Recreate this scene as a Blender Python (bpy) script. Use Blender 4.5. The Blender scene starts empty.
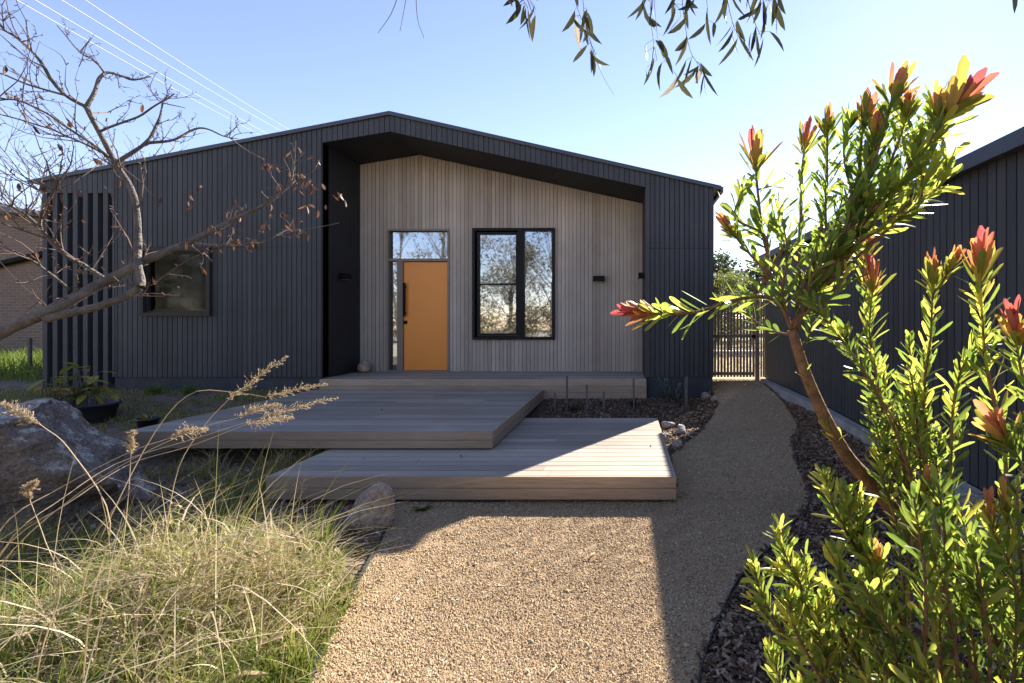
import bpy, math, random
import numpy as np
from mathutils import Vector, Matrix, noise

random.seed(7)
rng = np.random.default_rng(11)
C = bpy.context.scene.collection
S = bpy.context.scene

# ------------------------------------------------------------------ camera, sky, sun, exposure
F, VPX, VPY, H = 485.0, 626.0, 321.0, 1.5
cam_d = bpy.data.cameras.new("camera")
cam = bpy.data.objects.new("camera", cam_d)
C.objects.link(cam)
cam.location = (0, 0, H)
cam.rotation_euler = (math.radians(90), 0, 0)
cam_d.sensor_width = 36
cam_d.lens = F / 1024 * 36
cam_d.shift_x = (512 - VPX) / 1024
cam_d.shift_y = (VPY - 341.5) / 1024
cam_d.clip_start = 0.02
cam_d.clip_end = 3000
S.camera = cam

SUN = Vector((0.62, 1.0, 0.75)).normalized()
SUN_EL = math.asin(SUN.z)
SUN_AZ = math.atan2(SUN.x, SUN.y)
world = bpy.data.worlds.new("World")
S.world = world
world.use_nodes = True
wn = world.node_tree
bg = wn.nodes["Background"]
sky = wn.nodes.new("ShaderNodeTexSky")
sky.sky_type = 'NISHITA'
sky.sun_disc = False
sky.sun_elevation = SUN_EL
sky.sun_rotation = SUN_AZ
sky.altitude = 600
sky.air_density = 1.0
sky.dust_density = 0.05
sky.ozone_density = 3.5
tint = wn.nodes.new("ShaderNodeVectorMath")      # white-balance tint put into the sky colour, warming the shade too
tint.operation = 'MULTIPLY'
tint.inputs[1].default_value = (1.2, 0.94, 0.91)
wn.links.new(sky.outputs[0], tint.inputs[0])
wn.links.new(tint.outputs[0], bg.inputs[0])
bg.inputs[1].default_value = 0.066

sl = bpy.data.lights.new("sun", 'SUN')
sl.energy = 3.3
sl.angle = math.radians(0.5)
sl.color = (1.0, 0.93, 0.82)
sun = bpy.data.objects.new("sun", sl)
sun.rotation_euler = SUN.to_track_quat('Z', 'Y').to_euler()
sun.location = (10, 16, 14)
C.objects.link(sun)

S.view_settings.view_transform = 'Standard'
S.view_settings.look = 'None'
S.view_settings.exposure = 2.28
S.view_settings.gamma = 1
S.cycles.use_denoising = True
S.cycles.max_bounces = 8
S.cycles.transparent_max_bounces = 12
S.cycles.caustics_reflective = False
S.cycles.caustics_refractive = False


# ------------------------------------------------------------------ helpers
def P(u, v, Y):
    return Vector(((u - VPX) / F * Y, Y, H - (v - VPY) / F * Y))


def smooth(t):
    t = np.clip(t, 0, 1)
    return t * t * (3 - 2 * t)


class MB:
    """collects shapes; build() links them as one mesh object"""

    def __init__(self):
        self.v, self.f, self.r = [], [], []

    def add(self, vs, fs, rnd=0.5):
        b = len(self.v)
        self.v += [tuple(p) for p in vs]
        self.f += [tuple(i + b for i in q) for q in fs]
        if isinstance(rnd, (list, tuple)):
            self.r += list(rnd)
        else:
            self.r += [rnd] * len(vs)

    def box(self, x0, x1, y0, y1, z0, z1, rnd=0.5):
        self.hexa([(x0, y0, z0), (x1, y0, z0), (x1, y1, z0), (x0, y1, z0),
                   (x0, y0, z1), (x1, y0, z1), (x1, y1, z1), (x0, y1, z1)], rnd)

    def hexa(self, p, rnd=0.5):
        self.add(p, [(0, 3, 2, 1), (4, 5, 6, 7), (0, 1, 5, 4), (1, 2, 6, 5), (2, 3, 7, 6), (3, 0, 4, 7)], rnd)

    def tube(self, pts, rads, n=6, rnd=0.5, cap=True):
        pts = [Vector(p) for p in pts]
        if not isinstance(rads, (list, tuple)):
            rads = [rads] * len(pts)
        vs, fs = [], []
        ref = Vector((0.31, 0.17, 0.93))
        for i, p in enumerate(pts):
            a = pts[max(i - 1, 0)]
            b = pts[min(i + 1, len(pts) - 1)]
            t = (b - a)
            if t.length < 1e-9:
                t = Vector((0, 0, 1))
            t.normalize()
            s = t.cross(ref)
            if s.length < 1e-3:
                s = t.cross(Vector((1, 0, 0)))
            s.normalize()
            w = t.cross(s)
            for k in range(n):
                a_ = 2 * math.pi * k / n
                vs.append(p + (s * math.cos(a_) + w * math.sin(a_)) * rads[i])
        for i in range(len(pts) - 1):
            for k in range(n):
                k2 = (k + 1) % n
                fs.append((i * n + k, i * n + k2, (i + 1) * n + k2, (i + 1) * n + k))
        if cap:
            fs.append(tuple(reversed(range(n))))
            fs.append(tuple(range((len(pts) - 1) * n, len(pts) * n)))
        self.add(vs, fs, rnd)

    def lathe(self, c, prof, n=24, rnd=0.5):
        vs, fs = [], []
        for r, z in prof:
            for k in range(n):
                a = 2 * math.pi * k / n
                vs.append((c[0] + r * math.cos(a), c[1] + r * math.sin(a), c[2] + z))
        for i in range(len(prof) - 1):
            for k in range(n):
                k2 = (k + 1) % n
                fs.append((i * n + k, i * n + k2, (i + 1) * n + k2, (i + 1) * n + k))
        fs.append(tuple(reversed(range(n))))
        fs.append(tuple(range((len(prof) - 1) * n, len(prof) * n)))
        self.add(vs, fs, rnd)

    def leaf(self, base, d, nrm, L, W, curl=0.15, fold=0.25, rnd=0.5, tip=None, sick=0.0, blunt=False):
        d = d.normalized()
        side = d.cross(nrm)
        if side.length < 1e-4:
            side = d.cross(Vector((0.3, 0.8, 0.1)))
        side.normalize()
        n = side.cross(d)
        vs, fs, rs = [], [], []
        ss = (0, 0.22, 0.5, 0.78, 1.0)
        ww = (0.12, 0.72, 1.0, 0.74, 0.06)
        if blunt:
            ss = (0, 0.25, 0.55, 0.86, 1.0)
            ww = (0.22, 0.55, 0.95, 0.92, 0.28)
        for s, w in zip(ss, ww):
            c = base + d * (L * s) + n * (curl * L * s * s) + side * (sick * L * s * s)
            h = W * 0.5 * w
            vs += [c - side * h + n * (fold * h), c, c + side * h + n * (fold * h)]
            r = rnd if tip is None else rnd + (tip - rnd) * s
            rs += [r, r, r]
        for i in range(4):
            a = i * 3
            fs += [(a, a + 1, a + 4, a + 3), (a + 1, a + 2, a + 5, a + 4)]
        self.add(vs, fs, rs)

    def build(self, name, mat, parent=None, loc=None, smooth_=False):
        if parent is not None and loc is None:
            loc = world_loc(parent)
        loc = Vector(loc or (0, 0, 0))
        me = bpy.data.meshes.new(name)
        v = np.array(self.v, dtype=np.float64).reshape(-1, 3) - np.array(loc)
        me.from_pydata(v.tolist(), [], self.f)
        at = me.attributes.new("rnd", 'FLOAT', 'POINT')
        at.data.foreach_set("value", np.array(self.r, dtype=np.float32))
        me.materials.append(mat)
        if smooth_:
            me.polygons.foreach_set("use_smooth", [True] * len(me.polygons))
        me.update()
        o = bpy.data.objects.new(name, me)
        C.objects.link(o)
        if parent is not None:
            o.parent = parent
        else:
            o.location = loc
        return o


def world_loc(o):
    p = Vector((0, 0, 0))
    while o is not None:
        p += o.location
        o = o.parent
    return p


def np_mesh(name, v, faces, mat, rnd=None, smooth_=False, parent=None):
    """big uniform mesh from arrays; faces (n,k)"""
    me = bpy.data.meshes.new(name)
    n, k = faces.shape
    me.vertices.add(len(v))
    if parent is not None:
        v = v - np.array(world_loc(parent))
    me.vertices.foreach_set("co", v.astype(np.float32).ravel())
    me.loops.add(n * k)
    me.loops.foreach_set("vertex_index", faces.astype(np.int32).ravel())
    me.polygons.add(n)
    me.polygons.foreach_set("loop_start", np.arange(0, n * k, k, dtype=np.int32))
    me.polygons.foreach_set("loop_total", np.full(n, k, dtype=np.int32))
    if rnd is not None:
        at = me.attributes.new("rnd", 'FLOAT', 'POINT')
        at.data.foreach_set("value", rnd.astype(np.float32))
    me.materials.append(mat)
    me.update(calc_edges=True)
    me.polygons.foreach_set("use_smooth", [smooth_] * n)
    o = bpy.data.objects.new(name, me)
    C.objects.link(o)
    if parent is not None:
        o.parent = parent
    return o


def tag(o, label=None, cat=None, group=None, kind=None):
    if label: o["label"] = label
    if cat: o["category"] = cat
    if group: o["group"] = group
    if kind: o["kind"] = kind
    return o


def thing(name, loc, label, cat, group=None):
    o = bpy.data.objects.new(name, None)
    o.empty_display_size = 0.2
    o.location = loc
    C.objects.link(o)
    return tag(o, label, cat, group)


def lerp_poly(pts, n):
    """resample a polyline with a smooth spline into n points"""
    pts = [Vector(p) for p in pts]
    if len(pts) == 2:
        return [pts[0].lerp(pts[1], i / (n - 1)) for i in range(n)]
    out = []
    m = len(pts) - 1
    for i in range(n):
        t = i / (n - 1) * m
        k = min(int(t), m - 1)
        f = t - k
        p1, p2 = pts[k], pts[k + 1]
        p0 = pts[k - 1] if k > 0 else p1 * 2 - p2
        p3 = pts[k + 2] if k + 2 <= m else p2 * 2 - p1
        out.append(0.5 * ((2 * p1) + (p2 - p0) * f + (2 * p0 - 5 * p1 + 4 * p2 - p3) * f * f + (3 * p1 - p0 - 3 * p2 + p3) * f ** 3))
    return out


# ------------------------------------------------------------------ materials
def new_mat(name):
    m = bpy.data.materials.new(name)
    m.use_nodes = True
    nt = m.node_tree
    b = nt.nodes["Principled BSDF"]
    return m, nt, b


def N(nt, kind, **kw):
    n = nt.nodes.new(kind)
    for k, v in kw.items():
        setattr(n, k, v)
    return n


def ramp(nt, stops):
    r = nt.nodes.new("ShaderNodeValToRGB")
    e = r.color_ramp.elements
    while len(e) < len(stops):
        e.new(0.5)
    for el, (p, c) in zip(e, stops):
        el.position = p
        el.color = (*c, 1)
    return r


def coords(nt, scale=(1, 1, 1)):
    t = nt.nodes.new("ShaderNodeTexCoord")
    mp = nt.nodes.new("ShaderNodeMapping")
    mp.inputs["Scale"].default_value = scale
    nt.links.new(t.outputs["Object"], mp.inputs["Vector"])
    return mp.outputs[0]


def mat_plain(name, col, rough=0.6, var=0.12, scale=6.0, metal=0.0, bump=0.0, bscale=60, stretch=(1, 1, 1), spec=0.5):
    """one colour with slight mottling from noise, optional bump"""
    m, nt, b = new_mat(name)
    v = coords(nt, stretch)
    n = N(nt, "ShaderNodeTexNoise")
    n.inputs["Scale"].default_value = scale
    n.inputs["Detail"].default_value = 6
    nt.links.new(v, n.inputs["Vector"])
    lo = tuple(c * (1 - var) for c in col)
    hi = tuple(min(1, c * (1 + var)) for c in col)
    r = ramp(nt, [(0.3, lo), (0.7, hi)])
    nt.links.new(n.outputs["Fac"], r.inputs[0])
    nt.links.new(r.outputs[0], b.inputs["Base Color"])
    b.inputs["Roughness"].default_value = rough
    b.inputs["Metallic"].default_value = metal
    b.inputs["Specular IOR Level"].default_value = spec
    if bump:
        n2 = N(nt, "ShaderNodeTexNoise")
        n2.inputs["Scale"].default_value = bscale
        n2.inputs["Detail"].default_value = 8
        nt.links.new(v, n2.inputs["Vector"])
        bp = N(nt, "ShaderNodeBump")
        bp.inputs["Strength"].default_value = bump
        bp.inputs["Distance"].default_value = 0.02
        nt.links.new(n2.outputs["Fac"], bp.inputs["Height"])
        nt.links.new(bp.outputs[0], b.inputs["Normal"])
    return m


def mat_rnd(name, stops, rough=0.7, stretch=None, nscale=8, namt=0.35, spec=0.4, bump=0.0):
    """colour from each piece's own random value, plus grain noise"""
    m, nt, b = new_mat(name)
    at = N(nt, "ShaderNodeAttribute", attribute_name="rnd")
    r = ramp(nt, stops)
    nt.links.new(at.outputs["Fac"], r.inputs[0])
    col = r.outputs[0]
    if stretch:
        v = coords(nt, stretch)
        # shift the grain from piece to piece
        add = N(nt, "ShaderNodeVectorMath", operation='ADD')
        sc = N(nt, "ShaderNodeVectorMath", operation='SCALE')
        cx = N(nt, "ShaderNodeCombineXYZ")
        for i in range(3):
            nt.links.new(at.outputs["Fac"], cx.inputs[i])
        nt.links.new(cx.outputs[0], sc.inputs[0])
        sc.inputs["Scale"].default_value = 57.0
        nt.links.new(v, add.inputs[0])
        nt.links.new(sc.outputs[0], add.inputs[1])
        n = N(nt, "ShaderNodeTexNoise")
        n.inputs["Scale"].default_value = nscale
        n.inputs["Detail"].default_value = 7
        n.inputs["Roughness"].default_value = 0.65
        nt.links.new(add.outputs[0], n.inputs["Vector"])
        mr = N(nt, "ShaderNodeMapRange")
        mr.inputs[1].default_value, mr.inputs[2].default_value = 0.25, 0.75
        mr.inputs[3].default_value, mr.inputs[4].default_value = 1 - namt, 1 + namt
        nt.links.new(n.outputs["Fac"], mr.inputs[0])
        st = N(nt, "ShaderNodeTexNoise")
        st.inputs["Scale"].default_value = 1.3
        st.inputs["Detail"].default_value = 5
        nt.links.new(coords(nt), st.inputs["Vector"])
        ms = N(nt, "ShaderNodeMapRange")
        ms.inputs[1].default_value, ms.inputs[2].default_value = 0.3, 0.7
        ms.inputs[3].default_value, ms.inputs[4].default_value = 0.88, 1.12
        nt.links.new(st.outputs["Fac"], ms.inputs[0])
        ml = N(nt, "ShaderNodeMath", operation='MULTIPLY')
        nt.links.new(mr.outputs[0], ml.inputs[0])
        nt.links.new(ms.outputs[0], ml.inputs[1])
        mx = N(nt, "ShaderNodeVectorMath", operation='SCALE')
        nt.links.new(col, mx.inputs[0])
        nt.links.new(ml.outputs[0], mx.inputs["Scale"])
        col = mx.outputs[0]
        if bump:
            bp = N(nt, "ShaderNodeBump")
            bp.inputs["Strength"].default_value = bump
            bp.inputs["Distance"].default_value = 0.004
            nt.links.new(n.outputs["Fac"], bp.inputs["Height"])
            nt.links.new(bp.outputs[0], b.inputs["Normal"])
    nt.links.new(col, b.inputs["Base Color"])
    b.inputs["Roughness"].default_value = rough
    b.inputs["Specular IOR Level"].default_value = spec
    return m


def mat_leaf(name, stops, transl=0.5, rough=0.45, tint=1.4, spec=0.4):
    """thin leaf: reflects and lets light through"""
    m, nt, b = new_mat(name)
    at = N(nt, "ShaderNodeAttribute", attribute_name="rnd")
    r = ramp(nt, stops)
    nt.links.new(at.outputs["Fac"], r.inputs[0])
    nt.links.new(r.outputs[0], b.inputs["Base Color"])
    b.inputs["Roughness"].default_value = rough
    b.inputs["Specular IOR Level"].default_value = spec
    tr = N(nt, "ShaderNodeBsdfTranslucent")
    sc = N(nt, "ShaderNodeVectorMath", operation='SCALE')
    nt.links.new(r.outputs[0], sc.inputs[0])
    sc.inputs["Scale"].default_value = tint
    nt.links.new(sc.outputs[0], tr.inputs[0])
    mx = N(nt, "ShaderNodeMixShader")
    mx.inputs[0].default_value = transl
    nt.links.new(b.outputs[0], mx.inputs[1])
    nt.links.new(tr.outputs[0], mx.inputs[2])
    nt.links.new(mx.outputs[0], nt.nodes["Material Output"].inputs[0])
    return m


def mat_glass(name, refl=0.22, tint=(0.75, 0.8, 0.8), rough=0.01, ior=1.5):
    m, nt, b = new_mat(name)
    nt.nodes.remove(b)
    g = N(nt, "ShaderNodeBsdfGlossy")
    g.inputs["Roughness"].default_value = rough
    g.inputs["Color"].default_value = (0.95, 0.97, 1, 1)
    v = coords(nt)
    n = N(nt, "ShaderNodeTexNoise")
    n.inputs["Scale"].default_value = 2.3
    nt.links.new(v, n.inputs["Vector"])
    bp = N(nt, "ShaderNodeBump")
    bp.inputs["Strength"].default_value = 0.05
    bp.inputs["Distance"].default_value = 0.02
    nt.links.new(n.outputs["Fac"], bp.inputs["Height"])
    nt.links.new(bp.outputs[0], g.inputs["Normal"])
    t = N(nt, "ShaderNodeBsdfTransparent")
    t.inputs[0].default_value = (*tint, 1)
    fr = N(nt, "ShaderNodeFresnel")
    fr.inputs[0].default_value = ior
    mr = N(nt, "ShaderNodeMapRange")
    mr.inputs[3].default_value = refl
    mr.inputs[4].default_value = 1.0
    nt.links.new(fr.outputs[0], mr.inputs[0])
    mx = N(nt, "ShaderNodeMixShader")
    nt.links.new(mr.outputs[0], mx.inputs[0])
    nt.links.new(t.outputs[0], mx.inputs[1])
    nt.links.new(g.outputs[0], mx.inputs[2])
    nt.links.new(mx.outputs[0], nt.nodes["Material Output"].inputs[0])
    return m


def mat_rock(name, dark, light, lichen, lscale=3.0, lamt=0.55):
    m, nt, b = new_mat(name)
    v = coords(nt)
    n = N(nt, "ShaderNodeTexNoise")
    n.inputs["Scale"].default_value = 4.5
    n.inputs["Detail"].default_value = 9
    n.inputs["Roughness"].default_value = 0.7
    nt.links.new(v, n.inputs["Vector"])
    r = ramp(nt, [(0.3, dark), (0.7, light)])
    nt.links.new(n.outputs["Fac"], r.inputs[0])
    n2 = N(nt, "ShaderNodeTexNoise")
    n2.inputs["Scale"].default_value = lscale
    n2.inputs["Detail"].default_value = 12
    n2.inputs["Roughness"].default_value = 0.78
    n2.inputs["Distortion"].default_value = 0.6
    nt.links.new(v, n2.inputs["Vector"])
    r2 = ramp(nt, [(lamt, (0, 0, 0)), (lamt + 0.06, (1, 1, 1))])
    gm = N(nt, "ShaderNodeNewGeometry")            # lichen favours the upper faces
    sp = N(nt, "ShaderNodeSeparateXYZ")
    nt.links.new(gm.outputs["Normal"], sp.inputs[0])
    up_ = N(nt, "ShaderNodeMath", operation='MULTIPLY_ADD')
    up_.inputs[1].default_value = 0.16
    nt.links.new(sp.outputs[2], up_.inputs[0])
    nt.links.new(n2.outputs["Fac"], up_.inputs[2])
    nt.links.new(up_.outputs[0], r2.inputs[0])
    mx = N(nt, "ShaderNodeMixRGB")
    nt.links.new(r2.outputs[0], mx.inputs[0])
    nt.links.new(r.outputs[0], mx.inputs[1])
    mx.inputs[2].default_value = (*lichen, 1)
    n4 = N(nt, "ShaderNodeTexNoise")
    n4.inputs["Scale"].default_value = 42
    n4.inputs["Detail"].default_value = 8
    n4.inputs["Roughness"].default_value = 0.75
    nt.links.new(v, n4.inputs["Vector"])
    mr = N(nt, "ShaderNodeMapRange")
    mr.inputs[1].default_value, mr.inputs[2].default_value = 0.32, 0.68
    mr.inputs[3].default_value, mr.inputs[4].default_value = 0.45, 1.5
    nt.links.new(n4.outputs["Fac"], mr.inputs[0])
    gr = N(nt, "ShaderNodeVectorMath", operation='SCALE')
    nt.links.new(mx.outputs[0], gr.inputs[0])
    nt.links.new(mr.outputs[0], gr.inputs["Scale"])
    nt.links.new(gr.outputs[0], b.inputs["Base Color"])
    b.inputs["Roughness"].default_value = 0.9
    n3 = N(nt, "ShaderNodeTexNoise")
    n3.inputs["Scale"].default_value = 28
    n3.inputs["Detail"].default_value = 10
    nt.links.new(v, n3.inputs["Vector"])
    bp = N(nt, "ShaderNodeBump")
    bp.inputs["Strength"].default_value = 1.0
    bp.inputs["Distance"].default_value = 0.05
    nt.links.new(n3.outputs["Fac"], bp.inputs["Height"])
    nt.links.new(bp.outputs[0], b.inputs["Normal"])
    return m


def mat_brick(name):
    m, nt, b = new_mat(name)
    t = nt.nodes.new("ShaderNodeTexCoord")
    sp = N(nt, "ShaderNodeSeparateXYZ")
    cb = N(nt, "ShaderNodeCombineXYZ")
    nt.links.new(t.outputs["Object"], sp.inputs[0])
    nt.links.new(sp.outputs[0], cb.inputs[0])
    nt.links.new(sp.outputs[2], cb.inputs[1])
    br = N(nt, "ShaderNodeTexBrick")
    br.inputs["Color1"].default_value = (0.22, 0.15, 0.105, 1)
    br.inputs["Color2"].default_value = (0.17, 0.12, 0.09, 1)
    br.inputs["Mortar"].default_value = (0.25, 0.21, 0.17, 1)
    br.inputs["Scale"].default_value = 1.0
    br.inputs["Brick Width"].default_value = 0.23
    br.inputs["Row Height"].default_value = 0.086
    br.inputs["Mortar Size"].default_value = 0.008
    nt.links.new(cb.outputs[0], br.inputs["Vector"])
    nt.links.new(br.outputs["Color"], b.inputs["Base Color"])
    b.inputs["Roughness"].default_value = 0.9
    return m


M = {}
M['clad'] = mat_rnd("dark_ribbed_metal", [(0, (0.054, 0.055, 0.058)), (1, (0.067, 0.068, 0.071))], rough=0.5, stretch=(1, 1, 0.25), nscale=2.5, namt=0.14, spec=0.22)
M['clad_back'] = mat_plain("dark_groove", (0.012, 0.013, 0.016), 0.7)
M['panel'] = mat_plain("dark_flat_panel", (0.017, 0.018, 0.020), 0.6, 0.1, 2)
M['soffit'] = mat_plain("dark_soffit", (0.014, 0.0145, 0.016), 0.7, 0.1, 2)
M['roof'] = mat_plain("charcoal_roofing", (0.05, 0.055, 0.066), 0.45, 0.08, 2)
M['timber'] = mat_rnd("silvered_timber_boards", [(0, (0.36, 0.295, 0.23)), (0.35, (0.47, 0.395, 0.32)), (0.7, (0.43, 0.37, 0.31)), (1, (0.53, 0.445, 0.35))],
                      rough=0.8, stretch=(14, 14, 0.9), nscale=3, namt=0.11, bump=0.3)
M['deck'] = mat_rnd("silvered_deck_boards", [(0, (0.265, 0.225, 0.18)), (0.5, (0.345, 0.295, 0.24)), (1, (0.42, 0.36, 0.29))],
                    rough=0.6, stretch=(0.9, 16, 16), nscale=3, namt=0.17, bump=0.3)
M['fascia_wood'] = mat_rnd("deck_fascia_boards", [(0, (0.34, 0.25, 0.17)), (1, (0.45, 0.34, 0.235))], rough=0.7, stretch=(1.2, 9, 22), nscale=3, namt=0.26, bump=0.2)
M['under'] = mat_plain("deck_underside", (0.03, 0.027, 0.024), 0.9)
M['frame_black'] = mat_plain("black_window_frame", (0.014, 0.0145, 0.015), 0.5, 0.1, spec=0.15)
M['frame_brown'] = mat_plain("bronze_window_frame", (0.040, 0.036, 0.030), 0.5, 0.1, spec=0.2)
M['door_frame'] = mat_plain("grey_door_frame", (0.26, 0.21, 0.165), 0.7, 0.15, 20, stretch=(4, 4, 0.5))
M['orange'] = mat_plain("orange_door_paint", (0.93, 0.32, 0.045), 0.36, 0.03, 2)
M['black'] = mat_plain("black_metal", (0.008, 0.008, 0.0085), 0.5, 0.1, spec=0.1)
M['glass'] = mat_glass("window_glass", 0.24, rough=0.022)
M['glass_dark'] = mat_glass("tinted_window_glass", 0.004, (0.5, 0.52, 0.5), 0.05, 1.3)
M['white'] = mat_plain("white_paint", (0.7, 0.7, 0.68), 0.6, 0.05)
M['curtain'] = mat_plain("pale_curtain", (0.5, 0.48, 0.44), 0.9, 0.1, 8, stretch=(8, 8, 0.4))
M['interior'] = mat_plain("dim_interior", (0.16, 0.13, 0.11), 0.9)
M['plinth'] = mat_plain("dark_plinth", (0.045, 0.048, 0.055), 0.8, 0.2, 5)
M['concrete'] = mat_plain("weathered_concrete", (0.33, 0.315, 0.29), 0.9, 0.25, 7, bump=0.25, bscale=90)
M['soil'] = mat_plain("soil", (0.16, 0.112, 0.074), 0.95, 0.45, 9, bump=0.8, bscale=40)
M['gravel_bed'] = mat_plain("gravel_bed", (0.33, 0.225, 0.125), 0.95, 0.4, 55, bump=1.0, bscale=120)
M['gravel'] = mat_rnd("gravel_stones", [(0, (0.13, 0.08, 0.042)), (0.3, (0.35, 0.25, 0.145)), (0.75, (0.47, 0.345, 0.21)), (0.93, (0.55, 0.41, 0.255)), (1, (0.7, 0.62, 0.5))], rough=0.85, spec=0.25)
M['mulch_bed'] = mat_plain("mulch_bed", (0.08, 0.054, 0.036), 0.95, 0.5, 30, bump=1.0, bscale=60)
M['mulch'] = mat_rnd("wood_chips", [(0, (0.06, 0.035, 0.022)), (0.5, (0.19, 0.12, 0.075)), (0.85, (0.32, 0.23, 0.155)), (1, (0.46, 0.38, 0.3))], rough=0.9, spec=0.2)
M['edging'] = mat_plain("black_edging", (0.02, 0.02, 0.02), 0.7)
M['bark'] = mat_plain("grey_brown_bark", (0.125, 0.108, 0.092), 0.85, 0.45, 14, bump=0.8, bscale=70, stretch=(1, 1, 1))
M['stem'] = mat_plain("reddish_stem", (0.20, 0.10, 0.045), 0.7, 0.4, 30, bump=0.5, bscale=90)
M['twig'] = mat_plain("thin_twigs", (0.12, 0.075, 0.055), 0.8, 0.3, 10)
M['dead'] = mat_leaf("dead_brown_leaves", [(0, (0.06, 0.028, 0.016)), (0.6, (0.14, 0.062, 0.03)), (1, (0.26, 0.14, 0.07))], 0.3)
M['leaf'] = mat_leaf("waxy_shrub_leaves", [(0, (0.05, 0.085, 0.014)), (0.4, (0.14, 0.195, 0.032)), (0.72, (0.25, 0.29, 0.05)), (0.9, (0.40, 0.36, 0.06)), (1, (0.48, 0.24, 0.06))], 0.55, rough=0.42, tint=1.95, spec=0.5)
M['bract'] = mat_leaf("red_orange_bracts", [(0, (0.17, 0.20, 0.03)), (0.2, (0.32, 0.29, 0.05)), (0.4, (0.52, 0.30, 0.08)), (0.6, (0.52, 0.20, 0.10)), (1, (0.38, 0.085, 0.085))], 0.5, rough=0.45, tint=1.35)
M['gum'] = mat_leaf("gum_leaves", [(0, (0.025, 0.028, 0.014)), (0.7, (0.06, 0.06, 0.025)), (0.93, (0.10, 0.085, 0.035)), (1, (0.4, 0.35, 0.26))], 0.3, rough=0.65, spec=0.2)
M['grass'] = mat_leaf("grass_blades", [(0, (0.045, 0.10, 0.012)), (0.28, (0.155, 0.21, 0.03)), (0.5, (0.29, 0.27, 0.075)), (0.72, (0.37, 0.29, 0.165)), (1, (0.60, 0.50, 0.35))], 0.35, rough=0.6, tint=1.3, spec=0.25)
M['seed'] = mat_leaf("dry_seed_heads", [(0, (0.30, 0.22, 0.12)), (1, (0.62, 0.52, 0.36))], 0.4, rough=0.8, tint=1.3, spec=0.2)
M['far_leaf'] = mat_leaf("distant_foliage", [(0, (0.025, 0.04, 0.015)), (0.5, (0.05, 0.075, 0.025)), (1, (0.10, 0.12, 0.04))], 0.35, rough=0.6)
M['bush_leaf'] = mat_leaf("pale_bush_foliage", [(0, (0.09, 0.12, 0.025)), (1, (0.22, 0.23, 0.06))], 0.4, rough=0.6)
M['street_leaf'] = mat_leaf("street_tree_foliage", [(0, (0.09, 0.085, 0.04)), (0.5, (0.17, 0.15, 0.075)), (1, (0.28, 0.24, 0.13))], 0.35, rough=0.7, spec=0.2)
M['succ'] = mat_leaf("grey_green_leaves", [(0, (0.10, 0.13, 0.10)), (1, (0.22, 0.26, 0.20))], 0.25, rough=0.6)
M['ivy'] = mat_leaf("tub_plant_leaves", [(0, (0.11, 0.15, 0.03)), (0.6, (0.32, 0.30, 0.05)), (1, (0.6, 0.36, 0.07))], 0.35, rough=0.4)
M['rock'] = mat_rock("lichened_boulder", (0.13, 0.098, 0.075), (0.30, 0.24, 0.19), (0.47, 0.42, 0.35), 6.5, 0.62)
M['stone_tan'] = mat_rock("tan_stone", (0.26, 0.195, 0.14), (0.52, 0.42, 0.32), (0.62, 0.56, 0.48), 5, 0.64)
M['stone_pale'] = mat_rock("pale_stone", (0.22, 0.2, 0.18), (0.40, 0.37, 0.34), (0.5, 0.48, 0.45), 5, 0.6)
M['brick'] = mat_brick("brown_brick")
M['wire'] = mat_plain("pale_cable", (0.3, 0.3, 0.3), 0.5, 0.05)
M['stake'] = mat_plain("weathered_stake", (0.13, 0.12, 0.10), 0.9, 0.3, 20)
M['gate'] = mat_plain("dark_gate_timber", (0.24, 0.185, 0.135), 0.7, 0.3, 20)
M['ceramic'] = mat_plain("mottled_ceramic", (0.42, 0.30, 0.20), 0.4, 0.4, 12)
M['plastic'] = mat_plain("black_plastic", (0.02, 0.02, 0.021), 0.5, 0.2)
M['bounce'] = mat_plain("pale_bounce", (0.52, 0.45, 0.35), 0.95, 0.25, 2)  # colour of the added bounce sheet, kept pale to fill the shaded front
M['dry'] = mat_plain("dry_paddock", (0.34, 0.255, 0.13), 0.95, 0.35, 3, bump=0.8, bscale=30)

# ------------------------------------------------------------------ ground heights and regions
def kerb_top(y):
    return np.interp(y, [-2, 3.0, 6.0, 8.55, 20], [0.29, 0.31, 0.455, 0.49, 0.49])


def base_z(x, y):
    z = np.clip(0.1 * (np.asarray(y, float) - 4.0), 0, 0.45)
    z = z + 0.16 * np.exp(-((np.asarray(x, float) + 2.1) / 0.9) ** 2 - ((y - 2.2) / 1.0) ** 2)
    x = np.asarray(x, float)
    y = np.asarray(y, float)
    z = z - 0.135 * smooth((x + 1.7) / .3) * smooth((2.35 - x) / 1.3) * smooth((y - 4.6) / 2.6) * smooth((8.6 - y) / .7)
    return z


def G0(u, v):
    y = 3.0
    for _ in range(60):
        z = float(base_z((u - VPX) / F * y, y))
        y = 0.5 * y + 0.5 * (H - z) * F / (v - VPY)
    return ((u - VPX) / F * y, y)


LEFT_EDGE = [G0(*p) for p in [(395, 503), (385, 532), (372, 557), (348, 603), (323, 648), (309, 690)]]
LEFT_EDGE = sorted(LEFT_EDGE, key=lambda p: p[1])
FAR_EDGE = sorted([G0(*p) for p in [(674, 470), (671, 456), (684, 445), (700, 432), (713, 416), (719, 403)]], key=lambda p: p[1])
RIGHT_EDGE = sorted([G0(*p) for p in [(768, 384), (785, 402), (800, 425), (792, 440), (799, 470), (811, 498), (783, 537), (742, 578), (722, 615), (705, 657), (698, 690)]], key=lambda p: p[1])


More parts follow.
